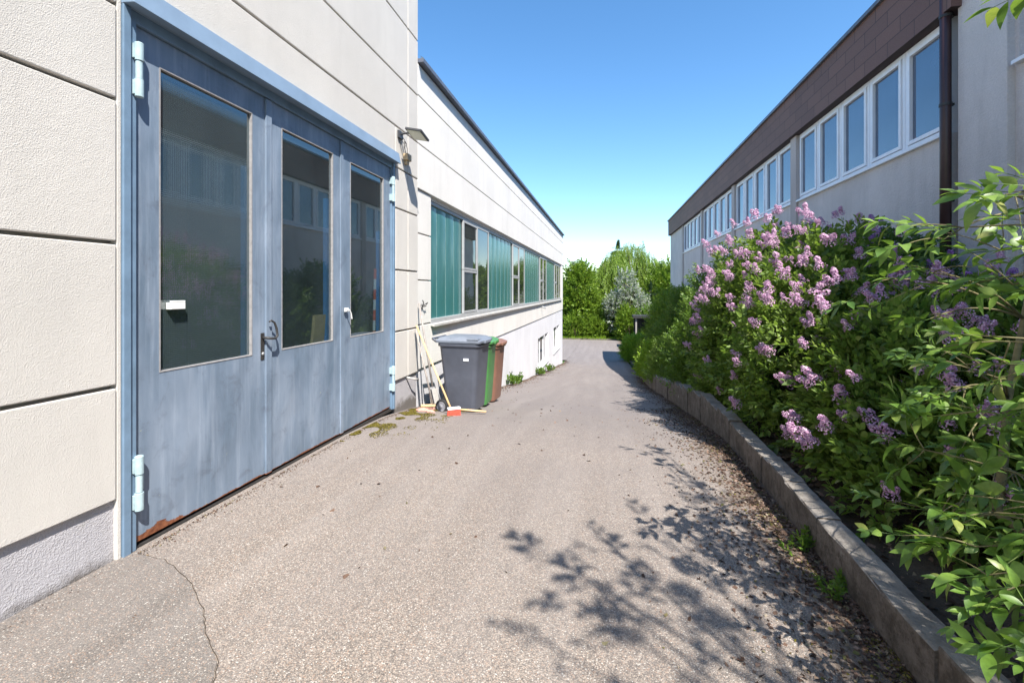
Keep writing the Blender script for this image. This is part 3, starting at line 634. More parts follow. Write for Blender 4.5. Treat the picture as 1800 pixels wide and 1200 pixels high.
mb = MB(); slab(mb, cc-nn_*0.016, u, v, nn_, 0.095, 0.12, 0.003).build('lens', M['lamp_glass'], fl)
jb = empty('junction_box', (WX, 5.83, 3.38), label='small grubby beige box with loose wires on the wall just below the floodlight', cat='box')
mb = MB(); mb.box(WX, WX+0.07, 5.77, 5.90, 3.33, 3.42).box(WX+0.002, WX+0.05, 5.80, 5.87, 3.28, 3.33).build('box_body', M['beige'], jb, bevel=0.006)
mb = MB(); mb.tube([(WX+0.03, 5.79, 3.42), (WX+0.03, 5.75, 3.50), (WX+0.05, 5.72, 3.56), (WX+0.03, 5.76, 3.59), (WX+0.04, 5.80, 3.55), (WX+0.03, 5.78, 3.51)], 0.004, 6)
mb.tube([(WX+0.03, 5.86, 3.42), (WX+0.03, 5.85, 3.50), (WX+0.02, 5.78, 3.60), (WX+0.02, 5.68, 3.64)], 0.004, 6).tube([(WX+0.01, 5.77, 3.36), (WX+0.012, 5.68, 3.48), (WX+0.02, 5.62, 3.62)], 0.004, 6).build('wire', M['iron'], jb)
hk = empty('wall_hook', (WX, 6.45, 1.3), label='small wrought iron hook fixed to the white wall beside the ribbon window', cat='hook')
x = WX-0.015
mb = MB(); mb.tube([(x, 6.44, 1.26), (x+0.03, 6.45, 1.36), (x+0.02, 6.43, 1.40)], 0.008, 6).tube([(x, 6.40, 1.32), (x+0.04, 6.46, 1.33), (x+0.06, 6.53, 1.36), (x+0.03, 6.55, 1.33)], 0.007, 6).tube([(x, 6.45, 1.30), (x+0.05, 6.50, 1.31)], 0.008, 6)
mb.build('hook_arms', M['iron'], hk)
pb = empty('pipe_stub', (WX, 5.98, 0.33), label='short rusty pipe stub sticking out of the plinth left of the bins', cat='pipe')
mb = MB(); mb.tube([(WX-0.05, 5.90, 0.345), (WX+0.06, 5.99, 0.30), (WX+0.09, 6.08, 0.28)], 0.014, 10).build('stub_tube', M['sill'], pb, smooth=True)
ps = empty('wall_spout', (WX, 19.0, 0.9), label='small grey spout under the far end of the ribbon window', cat='spout')
mb = MB(); mb.tube([(WX-0.03, 19.0, 0.86), (WX+0.16, 19.05, 0.80)], 0.035, 10).build('spout_tube', M['alu'], ps, smooth=True)

# ---------------------------------------------------------------- wheelie bins (front towards +x)
def rrect(cx, hx, hy, r, z, n=5):
    pts = []
    for sx, sy, a0 in ((1,1,0), (-1,1,90), (-1,-1,180), (1,-1,270)):
        for k in range(n):
            a = R(a0+90*k/(n-1)); pts.append((cx+sx*(hx-r)+r*math.cos(a), sy*(hy-r)+r*math.sin(a), z))
    return pts
def make_bin(loc, body, lid, rz, lb, rot2=0, lidm=None):
    t = empty('wheelie_bin', loc, rz, local=(0,0,0), label=lb, cat='wheelie bin', group='wheelie bins by the wall'); t.scale = (0.92, 0.98, 1.0)
    mb = MB(); rings = [rrect(0.03, 0.215, 0.225, 0.06, 0.03), rrect(0.03, 0.23, 0.24, 0.07, 0.05), rrect(0.02, 0.275, 0.255, 0.07, 0.5), rrect(0.01, 0.315, 0.272, 0.065, 0.93), rrect(0.01, 0.335, 0.290, 0.065, 0.935), rrect(0.01, 0.337, 0.292, 0.065, 0.99)]
    mb.loft(rings); b = mb.build('body', body, t, smooth=False)
    bm_ = b.modifiers.new('bevel', 'BEVEL'); bm_.width = 0.004; bm_.segments = 2; bm_.limit_method = 'ANGLE'
    b.data.polygons.foreach_set('use_smooth', [True]*len(b.data.polygons))
    mb = MB(); rings = [rrect(0.0, 0.368, 0.300, 0.06, 0.985), rrect(0.0, 0.372, 0.303, 0.06, 1.015), rrect(0.0, 0.350, 0.285, 0.06, 1.03), rrect(-0.01, 0.30, 0.25, 0.06, 1.055), rrect(-0.03, 0.22, 0.20, 0.05, 1.068)]
    mb.loft(rings); l = mb.build('lid', lid, t, bevel=0.003)
    mb = MB(); mb.tube([(-0.37, -0.24, 1.00), (-0.43, -0.22, 1.03), (-0.43, 0.22, 1.03), (-0.37, 0.24, 1.00)], 0.017, 10); mb.build('grab_bar', body, t, smooth=True)
    mb = MB(); mb.box(0.30, 0.40, -0.13, 0.13, 0.975, 1.02).box(0.16, 0.34, -0.30, -0.17, 1.025, 1.05); mb.build('lid_handle', lid, l, bevel=0.01)
    for s in (-1, 1):
        mb = MB(); wy = s*0.285; prof_ = [(0.085, -0.022), (0.098, -0.016), (0.100, 0), (0.098, 0.016), (0.085, 0.022)]
        mb.loft([[(-0.245+r*math.cos(2*math.pi*k/28), wy+d, 0.10+r*math.sin(2*math.pi*k/28)) for k in range(28)] for r, d in prof_])
        wh = mb.build('wheel', M['rubber'], t, smooth=False)
        mb = MB(); mb.loft([[(-0.245+r*math.cos(2*math.pi*k/24), wy+s*d, 0.10+r*math.sin(2*math.pi*k/24)) for k in range(24)] for r, d in ((0.068, 0.02), (0.066, 0.03), (0.045, 0.026), (0.022, 0.028), (0.018, 0.042))]); mb.build('hub', M['hub'], wh)
    mb = MB(); mb.tube([(-0.245, -0.28, 0.10), (-0.245, 0.28, 0.10)], 0.012, 8); mb.box(-0.28, -0.16, -0.2, 0.2, 0.06, 0.2); mb.build('axle', M['rubber'], t)
    mb = MB(); mb.box(0.10, 0.18, -0.2745, -0.262, 0.74, 0.775); mb.build('sticker', M['white'], b)
    return t
make_bin((-2.03, 6.26, prof(6.2)-0.01), M['binblack'], M['binlid'], R(-4), 'anthracite wheelie bin with small white sticker, nearest of the bins by the wall')
make_bin((-2.09, 6.98, prof(6.95)), M['bingreen'], M['bingreen'], R(2), 'green wheelie bin between the anthracite bin and the brown bin')
make_bin((-2.12, 7.68, prof(7.65)), M['binbrown'], M['binbrown'], R(-3), 'brown wheelie bin, farthest of the bins, mostly hidden behind the green one')

# ---------------------------------------------------------------- brooms and bits by the bins
def broom(name, lb, top, foot, head_dir, hm, sm, L=0.32, cat='broom'):
    t = empty(name, foot, label=lb, cat=cat); top = Vector(top); foot = Vector(foot); d = Vector(head_dir).normalized()
    mb = MB(); mb.tube([foot+(top-foot)*0.03, top], [0.014, 0.0125], 10); mb.build('handle', sm, t, smooth=True)
    up = Vector((0, 0, 1)); sd = d.cross(up).normalized()
    c = foot + up*(0.055 if hm is not M['red'] else 0.10); bl = 0.06 if hm is not M['red'] else 0.10
    mb = MB(); slab(mb, c, d, sd, up, L/2, 0.028, 0.014); mb.build('head_block', M['white'] if hm is M['red'] else M['wood'], t, bevel=0.006)
    mb = MB()
    for k in range(260):
        a = c + d*random.uniform(-L/2, L/2)*0.96 + sd*random.uniform(-.024, .024) - up*0.01
        e = a + Vector((random.uniform(-.012, .012), random.uniform(-.012, .012), -bl)) + sd*random.uniform(-.01, .01)
        mb.tube([a, e], 0.0028, 3, cap=False)
    mb.build('bristles', hm, t)
    return t
gz = prof(5.75)
broom('broom', 'broom with pale wooden handle and bright red bristles leaning by the bins', (WX+0.03, 6.15, 1.04), (-1.98, 5.66, gz), (1, 0.7, 0), M['red'], M['wood'], 0.17)
broom('push_broom', 'old push broom with greyish handle and dusty pink head, behind the red broom', (WX+0.03, 6.13, 0.98), (-2.40, 6.02, prof(6)), (0.9, 0.3, 0), M['pink'], M['greywood'], 0.36)
sp = empty('spade', (-2.44, 6.12, prof(6.1)), label='spade with a long dark handle, the tallest tool leaning on the wall by the bins', cat='spade')
tp = Vector((WX-0.005+0.02, 6.28, 1.36)); ft = Vector((-2.40, 6.10, prof(6.1)+0.02))
mb = MB(); mb.tube([ft+(tp-ft)*0.2, ft+(tp-ft)*0.6, tp], [0.016, 0.0145, 0.014], 10).build('handle', M['greywood'], sp, smooth=True)
mb = MB(); dd = (tp-ft).normalized(); sd = Vector((0.3, 0.95, 0)).normalized(); nn_ = dd.cross(sd).normalized()
slab(mb, ft+dd*0.14, sd, dd, nn_, 0.09, 0.13, 0.003).build('blade', M['sill'], sp)
st = empty('wooden_stick', (-1.72, 5.98, prof(5.98)), label='short pale stick lying on the ground against the anthracite bin', cat='stick')
mb = MB(); mb.tube([(-1.96, 5.84, prof(5.84)+0.05), (-1.62, 5.94, prof(5.94)+0.025)], 0.014, 10).build('stick_rod', M['wood'], st, smooth=True)
def chunk(loc, s, m, nm, lb, cat):
    mb = MB(); n1 = 6
    rings = []
    for k, (zz, rr) in enumerate(((0, 0.9), (0.45, 1.0), (0.85, 0.75), (1.0, 0.4))):
        rings.append([(loc[0]+s[0]*rr*math.cos(a)*(1+random.uniform(-.25, .25)), loc[1]+s[1]*rr*math.sin(a)*(1+random.uniform(-.25, .25)), loc[2]+s[2]*zz-0.01) for a in [2*math.pi*i/n1 for i in range(n1)]])
    mb.loft(rings); o = mb.build(nm, m, None, bevel=0.004); tag(o, lb, cat); return o
chunk((-2.50, 5.86, prof(5.86)), (0.10, 0.05, 0.05), M['pink'], 'brick_fragment', 'broken flat brick piece at the foot of the plinth, left of the push broom', 'brick')
chunk((-2.36, 5.78, prof(5.78)), (0.07, 0.05, 0.04), M['pink'], 'brick_fragment', 'small brick crumb lying between the push broom head and the red bristles', 'brick')

# ---------------------------------------------------------------- foliage engine
def leaf6(L, W, fold=0.25, droop=0.15):
    a = [(0,0,0), (0.32*L, 0.5*W, fold*0.5*W), (0.68*L, 0.36*W, fold*0.4*W-droop*0.3*L), (L, 0, -droop*L), (0.68*L, -0.36*W, fold*0.4*W-droop*0.3*L), (0.32*L, -0.5*W, fold*0.5*W)]
    return np.array(a), np.array([(0,1,2,3), (0,3,4,5)])
def leaf_fine(L, W, fold=0.3, droop=0.25):
    st = [(0, 0.02), (0.12, 0.45), (0.28, 0.85), (0.45, 1.0), (0.62, 0.86), (0.8, 0.5), (0.92, 0.2), (1.0, 0.0)]
    V = []; F = []
    for k, (t, wv) in enumerate(st):
        z = -droop*L*t*t; ww = W*0.5*wv
        V += [(t*L, ww, z+fold*ww), (t*L, 0, z), (t*L, -ww, z+fold*ww)]
        if k:
            b = 3*k; F += [(b-3, b-2, b+1, b), (b-2, b-1, b+2, b+1)]
    return np.array(V), np.array(F)
def rotm(axis, up):
    ax = np.asarray(axis, float); ax = ax/(np.linalg.norm(ax, axis=-1, keepdims=True)+1e-9)
    up = np.asarray(up, float); y = np.cross(up, ax); y = y/(np.linalg.norm(y, axis=-1, keepdims=True)+1e-9); z = np.cross(ax, y)
    return np.stack([ax, y, z], axis=-1)
def stemq(p0, p1, r):
    p0 = np.array(p0, float); p1 = np.array(p1, float); m = rotm(p1-p0, (0.3, 0.2, 1.0)); s1, s2 = m[:, 1]*r, m[:, 2]*r
    V = [p0+s1, p0-s1*0.5+s2*.87, p0-s1*0.5-s2*.87, p1+s1*.6, p1-s1*0.3+s2*.5, p1-s1*0.3-s2*.5]
    return np.array(V), np.array([(0,1,4,3), (1,2,5,4), (2,0,3,5)])
def sprig(npair, Ls, L, W, rs, ang=50, leaf=leaf6, stem=0.002, opp=True, droop=0.15, tipup=0.0):
    """a shoot along +x of length Ls with leaf pairs of length L"""
    Vs = []; Fs = []; k = 0
    def put(v, f):
        nonlocal k
        Vs.append(v); Fs.append(f+k); k += len(v)
    if stem: put(*stemq((0,0,0), (Ls, 0, 0), stem))
    for i in range(npair):
        t = (i+0.6)/npair; base = np.array((Ls*t, 0, 0)); sc = (0.65+0.5*math.sin(math.pi*min(1, t*0.8+0.15)))*rs.uniform(0.8, 1.15)
        roll = rs.uniform(-0.4, 0.4) + (math.pi/2 if i % 2 else 0)*0.75
        for s in (-1, 1):
            a = R(ang*rs.uniform(0.75, 1.25))*(1.05-0.45*t)
            d = np.array((math.cos(a), s*math.sin(a)*math.cos(roll), s*math.sin(a)*math.sin(roll)))
            up = np.array((rs.uniform(-.4, .4), rs.uniform(-.4, .4), 1.0))
            v, f = leaf(L*sc, W*sc, rs.uniform(0.1, 0.5), droop*rs.uniform(0.3, 1.6))
            put(v @ rotm(d, up).T + base + d*0.008, f)
    v, f = leaf(L*0.7, W*0.6, 0.4, 0.1); put(v @ rotm((1, rs.uniform(-.3, .3), 0.3), (0, 0, 1)).T + np.array((Ls, 0, 0)), f)
    return np.concatenate(Vs), np.concatenate(Fs)
def scatter(protos, P, D, S, rs, upv=(0, 0, 1)):
    """instances of the prototypes at P along D with scale S, as one vertex and face array"""
    N = len(P); which = rs.integers(0, len(protos), N); Vo = []; Fo = []; base = 0
    ups = np.tile(np.array(upv, float), (N, 1)) + rs.normal(0, 0.45, (N, 3))
    Mx = rotm(D, ups)
    for k, (pv, pf) in enumerate(protos):
        idx = np.nonzero(which == k)[0]
        if not len(idx): continue
        V = np.einsum('nij,vj->nvi', Mx[idx]*S[idx][:, None, None], pv) + P[idx][:, None, :]
        F = pf[None] + (np.arange(len(idx))*len(pv))[:, None, None] + base
        Vo.append(V.reshape(-1, 3)); Fo.append(F.reshape(-1, 4)); base += V.shape[0]*V.shape[1]
    return np.concatenate(Vo), np.concatenate(Fo)
def lobe_points(lobes, n, rs, lo=0.55, hi=1.05, zmin=None, rough=0.18, up=0.5, qmin=0.6):
    L = np.array(lobes, float); area = (L[:, 3]*L[:, 4]+L[:, 4]*L[:, 5]+L[:, 3]*L[:, 5]); pr = area/area.sum()
    P = []; D = []
    while sum(len(p) for p in P) < n:
        m = n*2; w_ = rs.choice(len(L), m, p=pr); d = rs.normal(size=(m, 3)); d /= np.linalg.norm(d, axis=1)[:, None]
        r = lo + (hi-lo)*rs.random(m)**0.45
        r *= 1 + rough*np.sin(d[:, 0]*7+w_)*np.sin(d[:, 1]*6+2*w_)*np.cos(d[:, 2]*8) + rs.normal(0, 0.04, m)
        p = L[w_, :3] + d*L[w_, 3:6]*r[:, None]
        q = np.full(m, 9.0)
        for j in range(len(L)):
            e = np.sqrt((((p-L[j, :3])/L[j, 3:6])**2).sum(1)); e = np.where(w_ == j, 9, e); q = np.minimum(q, e)
        ok = (q > qmin)
        if zmin is not None: ok &= p[:, 2] > np.array([zmin(a, b) for a, b in p[:, :2]])
        nd = d/L[w_, 3:6]*L[w_, 3:6].mean(1)[:, None]; nd /= np.linalg.norm(nd, axis=1)[:, None]
        dd = nd + np.array((0, 0, up)) + rs.normal(0, 0.45, (m, 3))
        P.append(p[ok]); D.append(dd[ok])
    return np.concatenate(P)[:n], np.concatenate(D)[:n]
def stems(root, base_pts, lobes, n, r0, r1, rs, mat, name='stems', inner=0.9, bend=0.12):
    mb = MB(); L = np.array(lobes)
    for k in range(n):
        b = Vector(base_pts[rs.integers(len(base_pts))]) + Vector((rs.normal(0, .06), rs.normal(0, .06), 0))
        lo = L[rs.integers(len(L))]; d = rs.normal(size=3); d /= np.linalg.norm(d); d[2] = abs(d[2])
        e = Vector(lo[:3] + d*lo[3:6]*inner*rs.uniform(0.6, 1.0)); pts = []; m = (b+e)/2 + Vector((rs.normal(0, bend), rs.normal(0, bend), bend*1.2+0.15*(e-b).length*rs.random()))
        for i in range(7):
            t = i/6; pts.append(b*(1-t)**2 + m*2*t*(1-t) + e*t*t + Vector(rs.normal(0, 0.012, 3))*(0 < i < 6))
        mb.tube(pts, [r0*(1-t/6)+r1*(t/6) for t in range(7)], 6)
    return mb.build(name, mat, root, smooth=True)
def foliage(name, P, D, S, protos, mat, root, rs):
    V, F = scatter(protos, P, D, S, rs); V = V - np.array(ORG[root.name]); return link(name, qmesh(name, V, F), mat, root)

# lilac blossom: two to four panicles of little florets
def floret_cluster(rs, npan, L=0.105, n=150):
    V = []; F = []; k = 0
    for j in range(npan):
        d0 = np.array((1.0, rs.uniform(-.55, .55)*(npan > 1), rs.uniform(-.45, .45)*(npan > 1))); d0 /= np.linalg.norm(d0); Mx = rotm(d0, (0.1, 0.2, 1)); off = np.array((rs.uniform(-.02, .02), rs.uniform(-.02, .02), rs.uniform(-.02, .02)))
        l_ = L*rs.uniform(0.8, 1.25)
        for i in range(n):
            t = rs.random()**0.8; rad = 0.043*(1-t)**0.55*(0.85+0.3*math.sin(9*t))*rs.uniform(0.75, 1.1)+0.003; a = rs.uniform(0, 2*math.pi)
            c = np.array((t*l_, rad*math.cos(a), rad*math.sin(a))); nrm = np.array((0.45, math.cos(a), math.sin(a)))+rs.normal(0, .35, 3)
            m = rotm(nrm, rs.normal(size=3)); s = rs.uniform(0.0048, 0.0078)
            q = np.array(((0.002, s, 0), (-0.001, 0, s), (0.002, -s, 0), (-0.001, 0, -s)))
            V.append((q @ m.T + c) @ Mx.T + off); F.append(np.array([(0,1,2,3)])+k); k += 4
    return np.concatenate(V), np.concatenate(F)
fr_ = np.random.default_rng(3)
FLP = [floret_cluster(fr_, npn) for npn in (1, 2, 3, 2, 1, 2)]
CL = [qmesh('flower_cluster', *q) for q in FLP]
CL_DEEP = []
for me in CL: me.materials.append(M['lilac_flower'])
for me in CL[:4]: c = me.copy(); c.materials.clear(); c.materials.append(M['lilac_deep']); CL_DEEP.append(c)
def blossoms(root, pts, meshes, rs, smin=0.75, smax=1.25):
    o = ORG[root.name]
    for p, d in pts:
        me = meshes[rs.integers(len(meshes))]; c = bpy.data.objects.new('flower_cluster', me); col.objects.link(c); c.parent = root
        dv = Vector(d).normalized(); q = dv.to_track_quat('X', 'Z'); s = rs.uniform(smin, smax)
        c.matrix_basis = Matrix.Translation(Vector(p)-o) @ q.to_matrix().to_4x4() @ Matrix.Diagonal((s, s, s, 1))

rs = np.random.default_rng(11)
LP = [sprig(4, 0.16, 0.062, 0.036, rs, 55, stem=0.0018) for _ in range(6)]
gfun = lambda x, y: bedz(max(1.3, min(5.2, x)), y)+0.03
def lilac(name, lb, lobes, n, bases, leafm, fl_n, fl_meshes, seed, cat='lilac', fsel=None, extra=0, dens=(0.8, 1.25), up=0.45, protos=None, zclear=gfun):
    rs = np.random.default_rng(seed); b0 = bases[0]
    root = empty(name, b0, label=lb, cat=cat)
    stems(root, bases, lobes, 46, 0.016, 0.004, rs, M['bark'])
    P, D = lobe_points(lobes, n, rs, zmin=zclear, up=up)
    foliage('foliage', P, D, rs.uniform(dens[0], dens[1], n), protos or LP, leafm, root, rs)
    if fl_n:
        P, D = lobe_points(lobes, fl_n*40, rs, lo=1.10, hi=1.26, zmin=lambda x, y: gfun(x, y)+0.2, up=0.9, qmin=1.12)
        if fsel is not None:
            wgt = np.array([fsel(*p) for p in P]); keep = rs.random(len(P)) < wgt; P, D = P[keep], D[keep]
        keep = (D @ np.array((-0.75, -0.65, 0.35)) > 0.25); P, D = P[keep], D[keep]
        out = []; acc = np.empty((0, 3)); want = fl_n + extra
        for i in rs.permutation(len(P)):
            if len(acc) and np.min(((acc-P[i])**2).sum(1)) < (0.055 if rs.random() < 0.3 else 0.13)**2: continue
            acc = np.vstack([acc, P[i]]); out.append((P[i], D[i]))
            if len(out) >= want: break
        out.sort(key=lambda q: float(np.hypot(*q[0][:2])))
        if extra and len(out) > fl_n:
            pp = np.array([p for p, d in out[fl_n:]]); dd = np.array([d for p, d in out[fl_n:]])
            V, F = scatter(FLP, pp, dd, rs.uniform(0.75, 1.2, len(pp)), rs); V = V-np.array(ORG[root.name])
            link('farther_blossom', qmesh('farther_blossom', V, F), fl_meshes[0].materials[0], root)['kind'] = 'stuff'
        blossoms(root, out[:fl_n], fl_meshes, rs)
    return root

# camera-side test used only to thin what no view near the photograph's could see is not needed: shrubs are grown whole
# big sunlit lilac
main_lobes = [(2.15, 6.7, 0.88, 0.78, 1.0, 1.30), (2.35, 5.6, 0.88, 0.75, 0.9, 1.22), (2.0, 5.0, 0.7, 0.62, 0.8, 0.95), (2.5, 7.6, 1.0, 0.9, 0.8, 1.15), (1.85, 7.2, 0.45, 0.52, 0.85, 0.85), (2.15, 5.9, 0.5, 0.72, 1.0, 0.7)]
lilac('lilac_shrub', 'large sunlit lilac covered in pale pink-purple blossom, leaning over the edging wall', main_lobes, 6600,
      [(2.2, 6.3, 0.15), (2.4, 5.6, 0.2), (2.1, 6.9, 0.1)], M['lilac_leaf'], 98, CL, 21, extra=110, fsel=lambda x, y, z: 0.22+0.78*max(0, min(1, (z-0.7)/0.8)))
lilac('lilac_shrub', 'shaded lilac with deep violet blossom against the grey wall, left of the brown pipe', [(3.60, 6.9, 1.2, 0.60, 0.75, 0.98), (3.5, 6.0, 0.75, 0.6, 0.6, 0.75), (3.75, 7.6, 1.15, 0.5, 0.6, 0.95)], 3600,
      [(3.6, 6.8, 0.5), (3.7, 7.1, 0.5)], M['lilac_shaded'], 42, CL_DEEP, 22, extra=10, fsel=lambda x, y, z: max(0.1, min(1, z-1.0)))
lilac('lilac_shrub', 'lilac with scattered low blossom over the edging wall, nearer than the large sunlit one',
      [(2.2, 3.95, 0.45, 0.62, 0.75, 0.85), (2.75, 4.2, 0.6, 0.75, 0.75, 0.90), (1.95, 3.4, 0.2, 0.40, 0.6, 0.55), (2.5, 3.1, 0.35, 0.6, 0.7, 0.65)], 3900,
      [(2.4, 3.8, 0.2), (2.6, 3.5, 0.25)], M['lilac_leaf'], 98, CL, 23, fsel=lambda x, y, z: 0.45)
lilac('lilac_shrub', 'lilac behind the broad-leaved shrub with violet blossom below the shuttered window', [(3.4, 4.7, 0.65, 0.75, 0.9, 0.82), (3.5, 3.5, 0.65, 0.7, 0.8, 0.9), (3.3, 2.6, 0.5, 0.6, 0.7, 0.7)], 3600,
      [(3.4, 4.2, 0.4), (3.3, 3.2, 0.4)], M['lilac_shaded'], 52, CL_DEEP, 24, fsel=lambda x, y, z: max(0.1, min(1, z-0.7)))

# green shrubs down the bed
SP = [sprig(5, 0.24, 0.060, 0.030, rs, 50, stem=0.002) for _ in range(5)]
def shrub(lb, lobes, n, mat, seed, protos=SP, sc=(0.8, 1.3), up=0.8, name='shrub', cat='shrub', st=26, zf=gfun):
    rs = np.random.default_rng(seed); c = lobes[0]; zb = float(zf(c[0], c[1]))-0.05
    root = empty(name, (c[0], c[1], zb), label=lb, cat=cat)
    stems(root, [(c[0], c[1], zb)], lobes, st, 0.018, 0.005, rs, M['bark'])
    P, D = lobe_points(lobes, n, rs, zmin=zf, up=up)
    foliage('foliage', P, D, rs.uniform(sc[0], sc[1], n), protos, mat, root, rs); return root
shrub('loose green shrub just beyond the sunlit lilac, reaching up to the wall', [(2.5, 9.6, 0.35, 1.0, 0.9, 1.25), (2.0, 9.2, 0.0, 0.7, 0.7, 0.8), (3.3, 9.3, 0.8, 0.9, 0.8, 1.1)], 5200, M['shrub_leaf'], 31)
shrub('tall twiggy green shrub against the building, second beyond the lilac', [(3.2, 12.4, 0.3, 1.3, 1.2, 1.8), (2.3, 11.6, -0.4, 0.9, 0.9, 1.1)], 5200, M['shrub_leaf'], 32)
shrub('dark green rounded shrub over the end of the edging wall', [(2.1, 13.6, -0.9, 0.85, 1.0, 1.05)], 2200, M['lilac_leaf'], 33)
shrub('bright lime green bush low beside the far end of the edging wall', [(1.95, 16.6, -1.25, 0.85, 1.1, 0.95), (1.7, 15.4, -1.3, 0.5, 0.6, 0.6)], 2400, M['lime_leaf'], 34)
shrub('wide green shrub halfway down the ramp, by the end of the building', [(3.6, 18.5, -0.4, 1.5, 1.8, 1.9), (2.7, 20.5, -1.1, 1.0, 1.4, 1.2)], 5200, M['shrub_leaf'], 35, sc=(1, 1.5))
shrub('tall green shrub near the far corner of the office building', [(3.8, 25.5, -0.9, 1.6, 2.2, 2.3), (2.4, 24.0, -1.9, 0.9, 1.3, 0.9)], 4800, M['willow_leaf'], 36, sc=(1.2, 1.9))
shrub('fresh green bush at the right edge of the road bottom', [(1.9, 31.5, -2.6, 0.9, 1.3, 0.9)], 1300, M['lime_leaf'], 37, sc=(1.3, 2.0), zf=lambda x, y: prof(y)+0.03)

# ---------------------------------------------------------------- broad-leaved shrub close on the right
rs = np.random.default_rng(41)
BP = [sprig(3, 0.15, lf_, lf_*wr_, rs, 52, leaf_fine, 0.0022, droop=dr_) for lf_, wr_, dr_ in ((.092, .46, .35), (.075, .5, .2), (.085, .42, .5), (.10, .44, .45), (.065, .5, .3), (.088, .48, .6), (.08, .4, .25), (.055, .45, .3))]
def px(x, y, t):
    """a point of the shrub, from a bearing and a distance (worked out once, written here as numbers)"""
    u_ = (x-900)/800; return Vector((t*(-0.2079+0.978*u_), t*(0.978+0.2079*u_), 1.55+t*(510-y)/800))
base = Vector((1.95, 1.25, 0.1))
bs = empty('broadleaf_shrub', base, label='broad-leaved shrub with fresh glossy green leaves, closest on the right, hanging over the edging wall', cat='shrub')
mbs = MB(); SPp = []; SPd = []; SPs = []
def curve(a, m, e, n=8):
    return [a*(1-t)**2 + m*2*t*(1-t) + e*t*t for t in [i/(n-1) for i in range(n)]]
def twig(a, d, L, rs, r0=0.003, leaves=True, sc=0.85):
    e = a + d*L + Vector((0, 0, rs.uniform(-0.3, 0.1)*L)); m = (a+e)/2 + Vector(rs.normal(0, 0.06*L, 3)) + Vector((0, 0, 0.08*L)); pts = curve(a, m, e, 6)
    mbs.tube(pts, [r0*(1-0.12*i) for i in range(6)], 5)
    n = max(1, int(L/0.12))
    for k in range(n):
        t = (k+1)/n; i = min(4, int(t*5)); p = pts[i]*(1-(t*5-i)) + pts[min(5, i+1)]*(t*5-i)
        dd = (e-a).normalized()
        if k == n-1: q = dd
        else: q = (dd*0.6 + Vector(rs.normal(0, 0.6, 3))).normalized()
        SPp.append(p); SPd.append(q); SPs.append(sc*rs.uniform(0.75, 1.15))
trunk = [base, Vector((1.93, 1.45, 0.45)), px(1812, 945, 2.15), px(1752, 900, 2.2), px(1762, 830, 2.2), px(1772, 700, 2.2), px(1800, 560, 2.2), px(1830, 380, 2.1)]
mbs.tube(trunk, [0.032, 0.03, 0.026, 0.023, 0.020, 0.016, 0.012, 0.008], 10)
hubs = trunk[3:] + [Vector((1.9, 1.7, 0.7)), Vector((1.95, 1.6, 1.2)), Vector((2.0, 1.6, 1.6)), Vector((1.9, 1.5, 0.4))]
targets = [(1740, 350, 1.65), (1690, 400, 1.7), (1660, 420, 1.75), (1790, 345, 1.6), (1575, 490, 2.0), (1640, 480, 1.9), (1700, 500, 1.8), (1600, 560, 2.1), (1690, 590, 1.5), (1660, 640, 1.7), (1740, 600, 1.5), (1790, 640, 1.45),
           (1600, 700, 1.9), (1640, 690, 1.9), (1590, 790, 1.8), (1620, 730, 1.75), (1700, 720, 1.7), (1760, 740, 1.6), (1680, 800, 1.7), (1740, 820, 1.55), (1790, 800, 1.5), (1610, 870, 1.65), (1580, 900, 1.7), (1650, 900, 1.6), (1700, 930, 1.5), (1780, 960, 1.45),
           (1620, 960, 1.55), (1640, 1010, 1.45), (1690, 1030, 1.4), (1750, 1050, 1.35), (1790, 1090, 1.3), (1670, 1060, 1.4), (1720, 1120, 1.3), (1760, 1150, 1.25), (1790, 1180, 1.22), (1710, 1000, 1.5), (1600, 830, 1.9), (1660, 780, 1.9), (1720, 670, 1.8), (1780, 500, 1.7), (1760, 440, 1.8), (1640, 620, 2.0), (1790, 880, 1.6), (1730, 880, 1.8), (1850, 900, 1.4), (1850, 700, 1.4), (1850, 500, 1.5), (1860, 1050, 1.3), (1850, 330, 1.5), (1790, 1010, 1.5),
           (1650, 850, 2.1), (1700, 860, 2.0), (1620, 640, 2.2), (1560, 900, 1.95)]
for (x, y_, t) in targets:
    x += 0 if y_ < 560 else (35 if y_ < 800 else 95)
    e = px(x, y_, t); h = min(hubs, key=lambda q: (q-e).length+0.25*abs(q.z-e.z) + (0.5 if q.z > e.z+0.15 else 0))
    m = (h+e)/2 + Vector((0, 0, 0.10)); pts = curve(h, m, e, 8); mbs.tube(pts, [0.006-0.0005*i for i in range(8)], 6)
    dd = (e-pts[-3]).normalized(); SPp.append(e); SPd.append(dd); SPs.append(rs.uniform(0.75, 1.0))
    for k in range(2):
        i = 3+rs.integers(5); a = pts[i]; d = (dd + Vector(rs.normal(0, 0.65, 3))).normalized()
        twig(a, d, rs.uniform(0.08, 0.22), rs, 0.003)
mbs.build('branches', M['twig'], bs, smooth=True)
foliage('foliage', np.array([tuple(p) for p in SPp]), np.array([tuple(p) for p in SPd]), np.array(SPs), BP, M['big_leaf'], bs, rs)

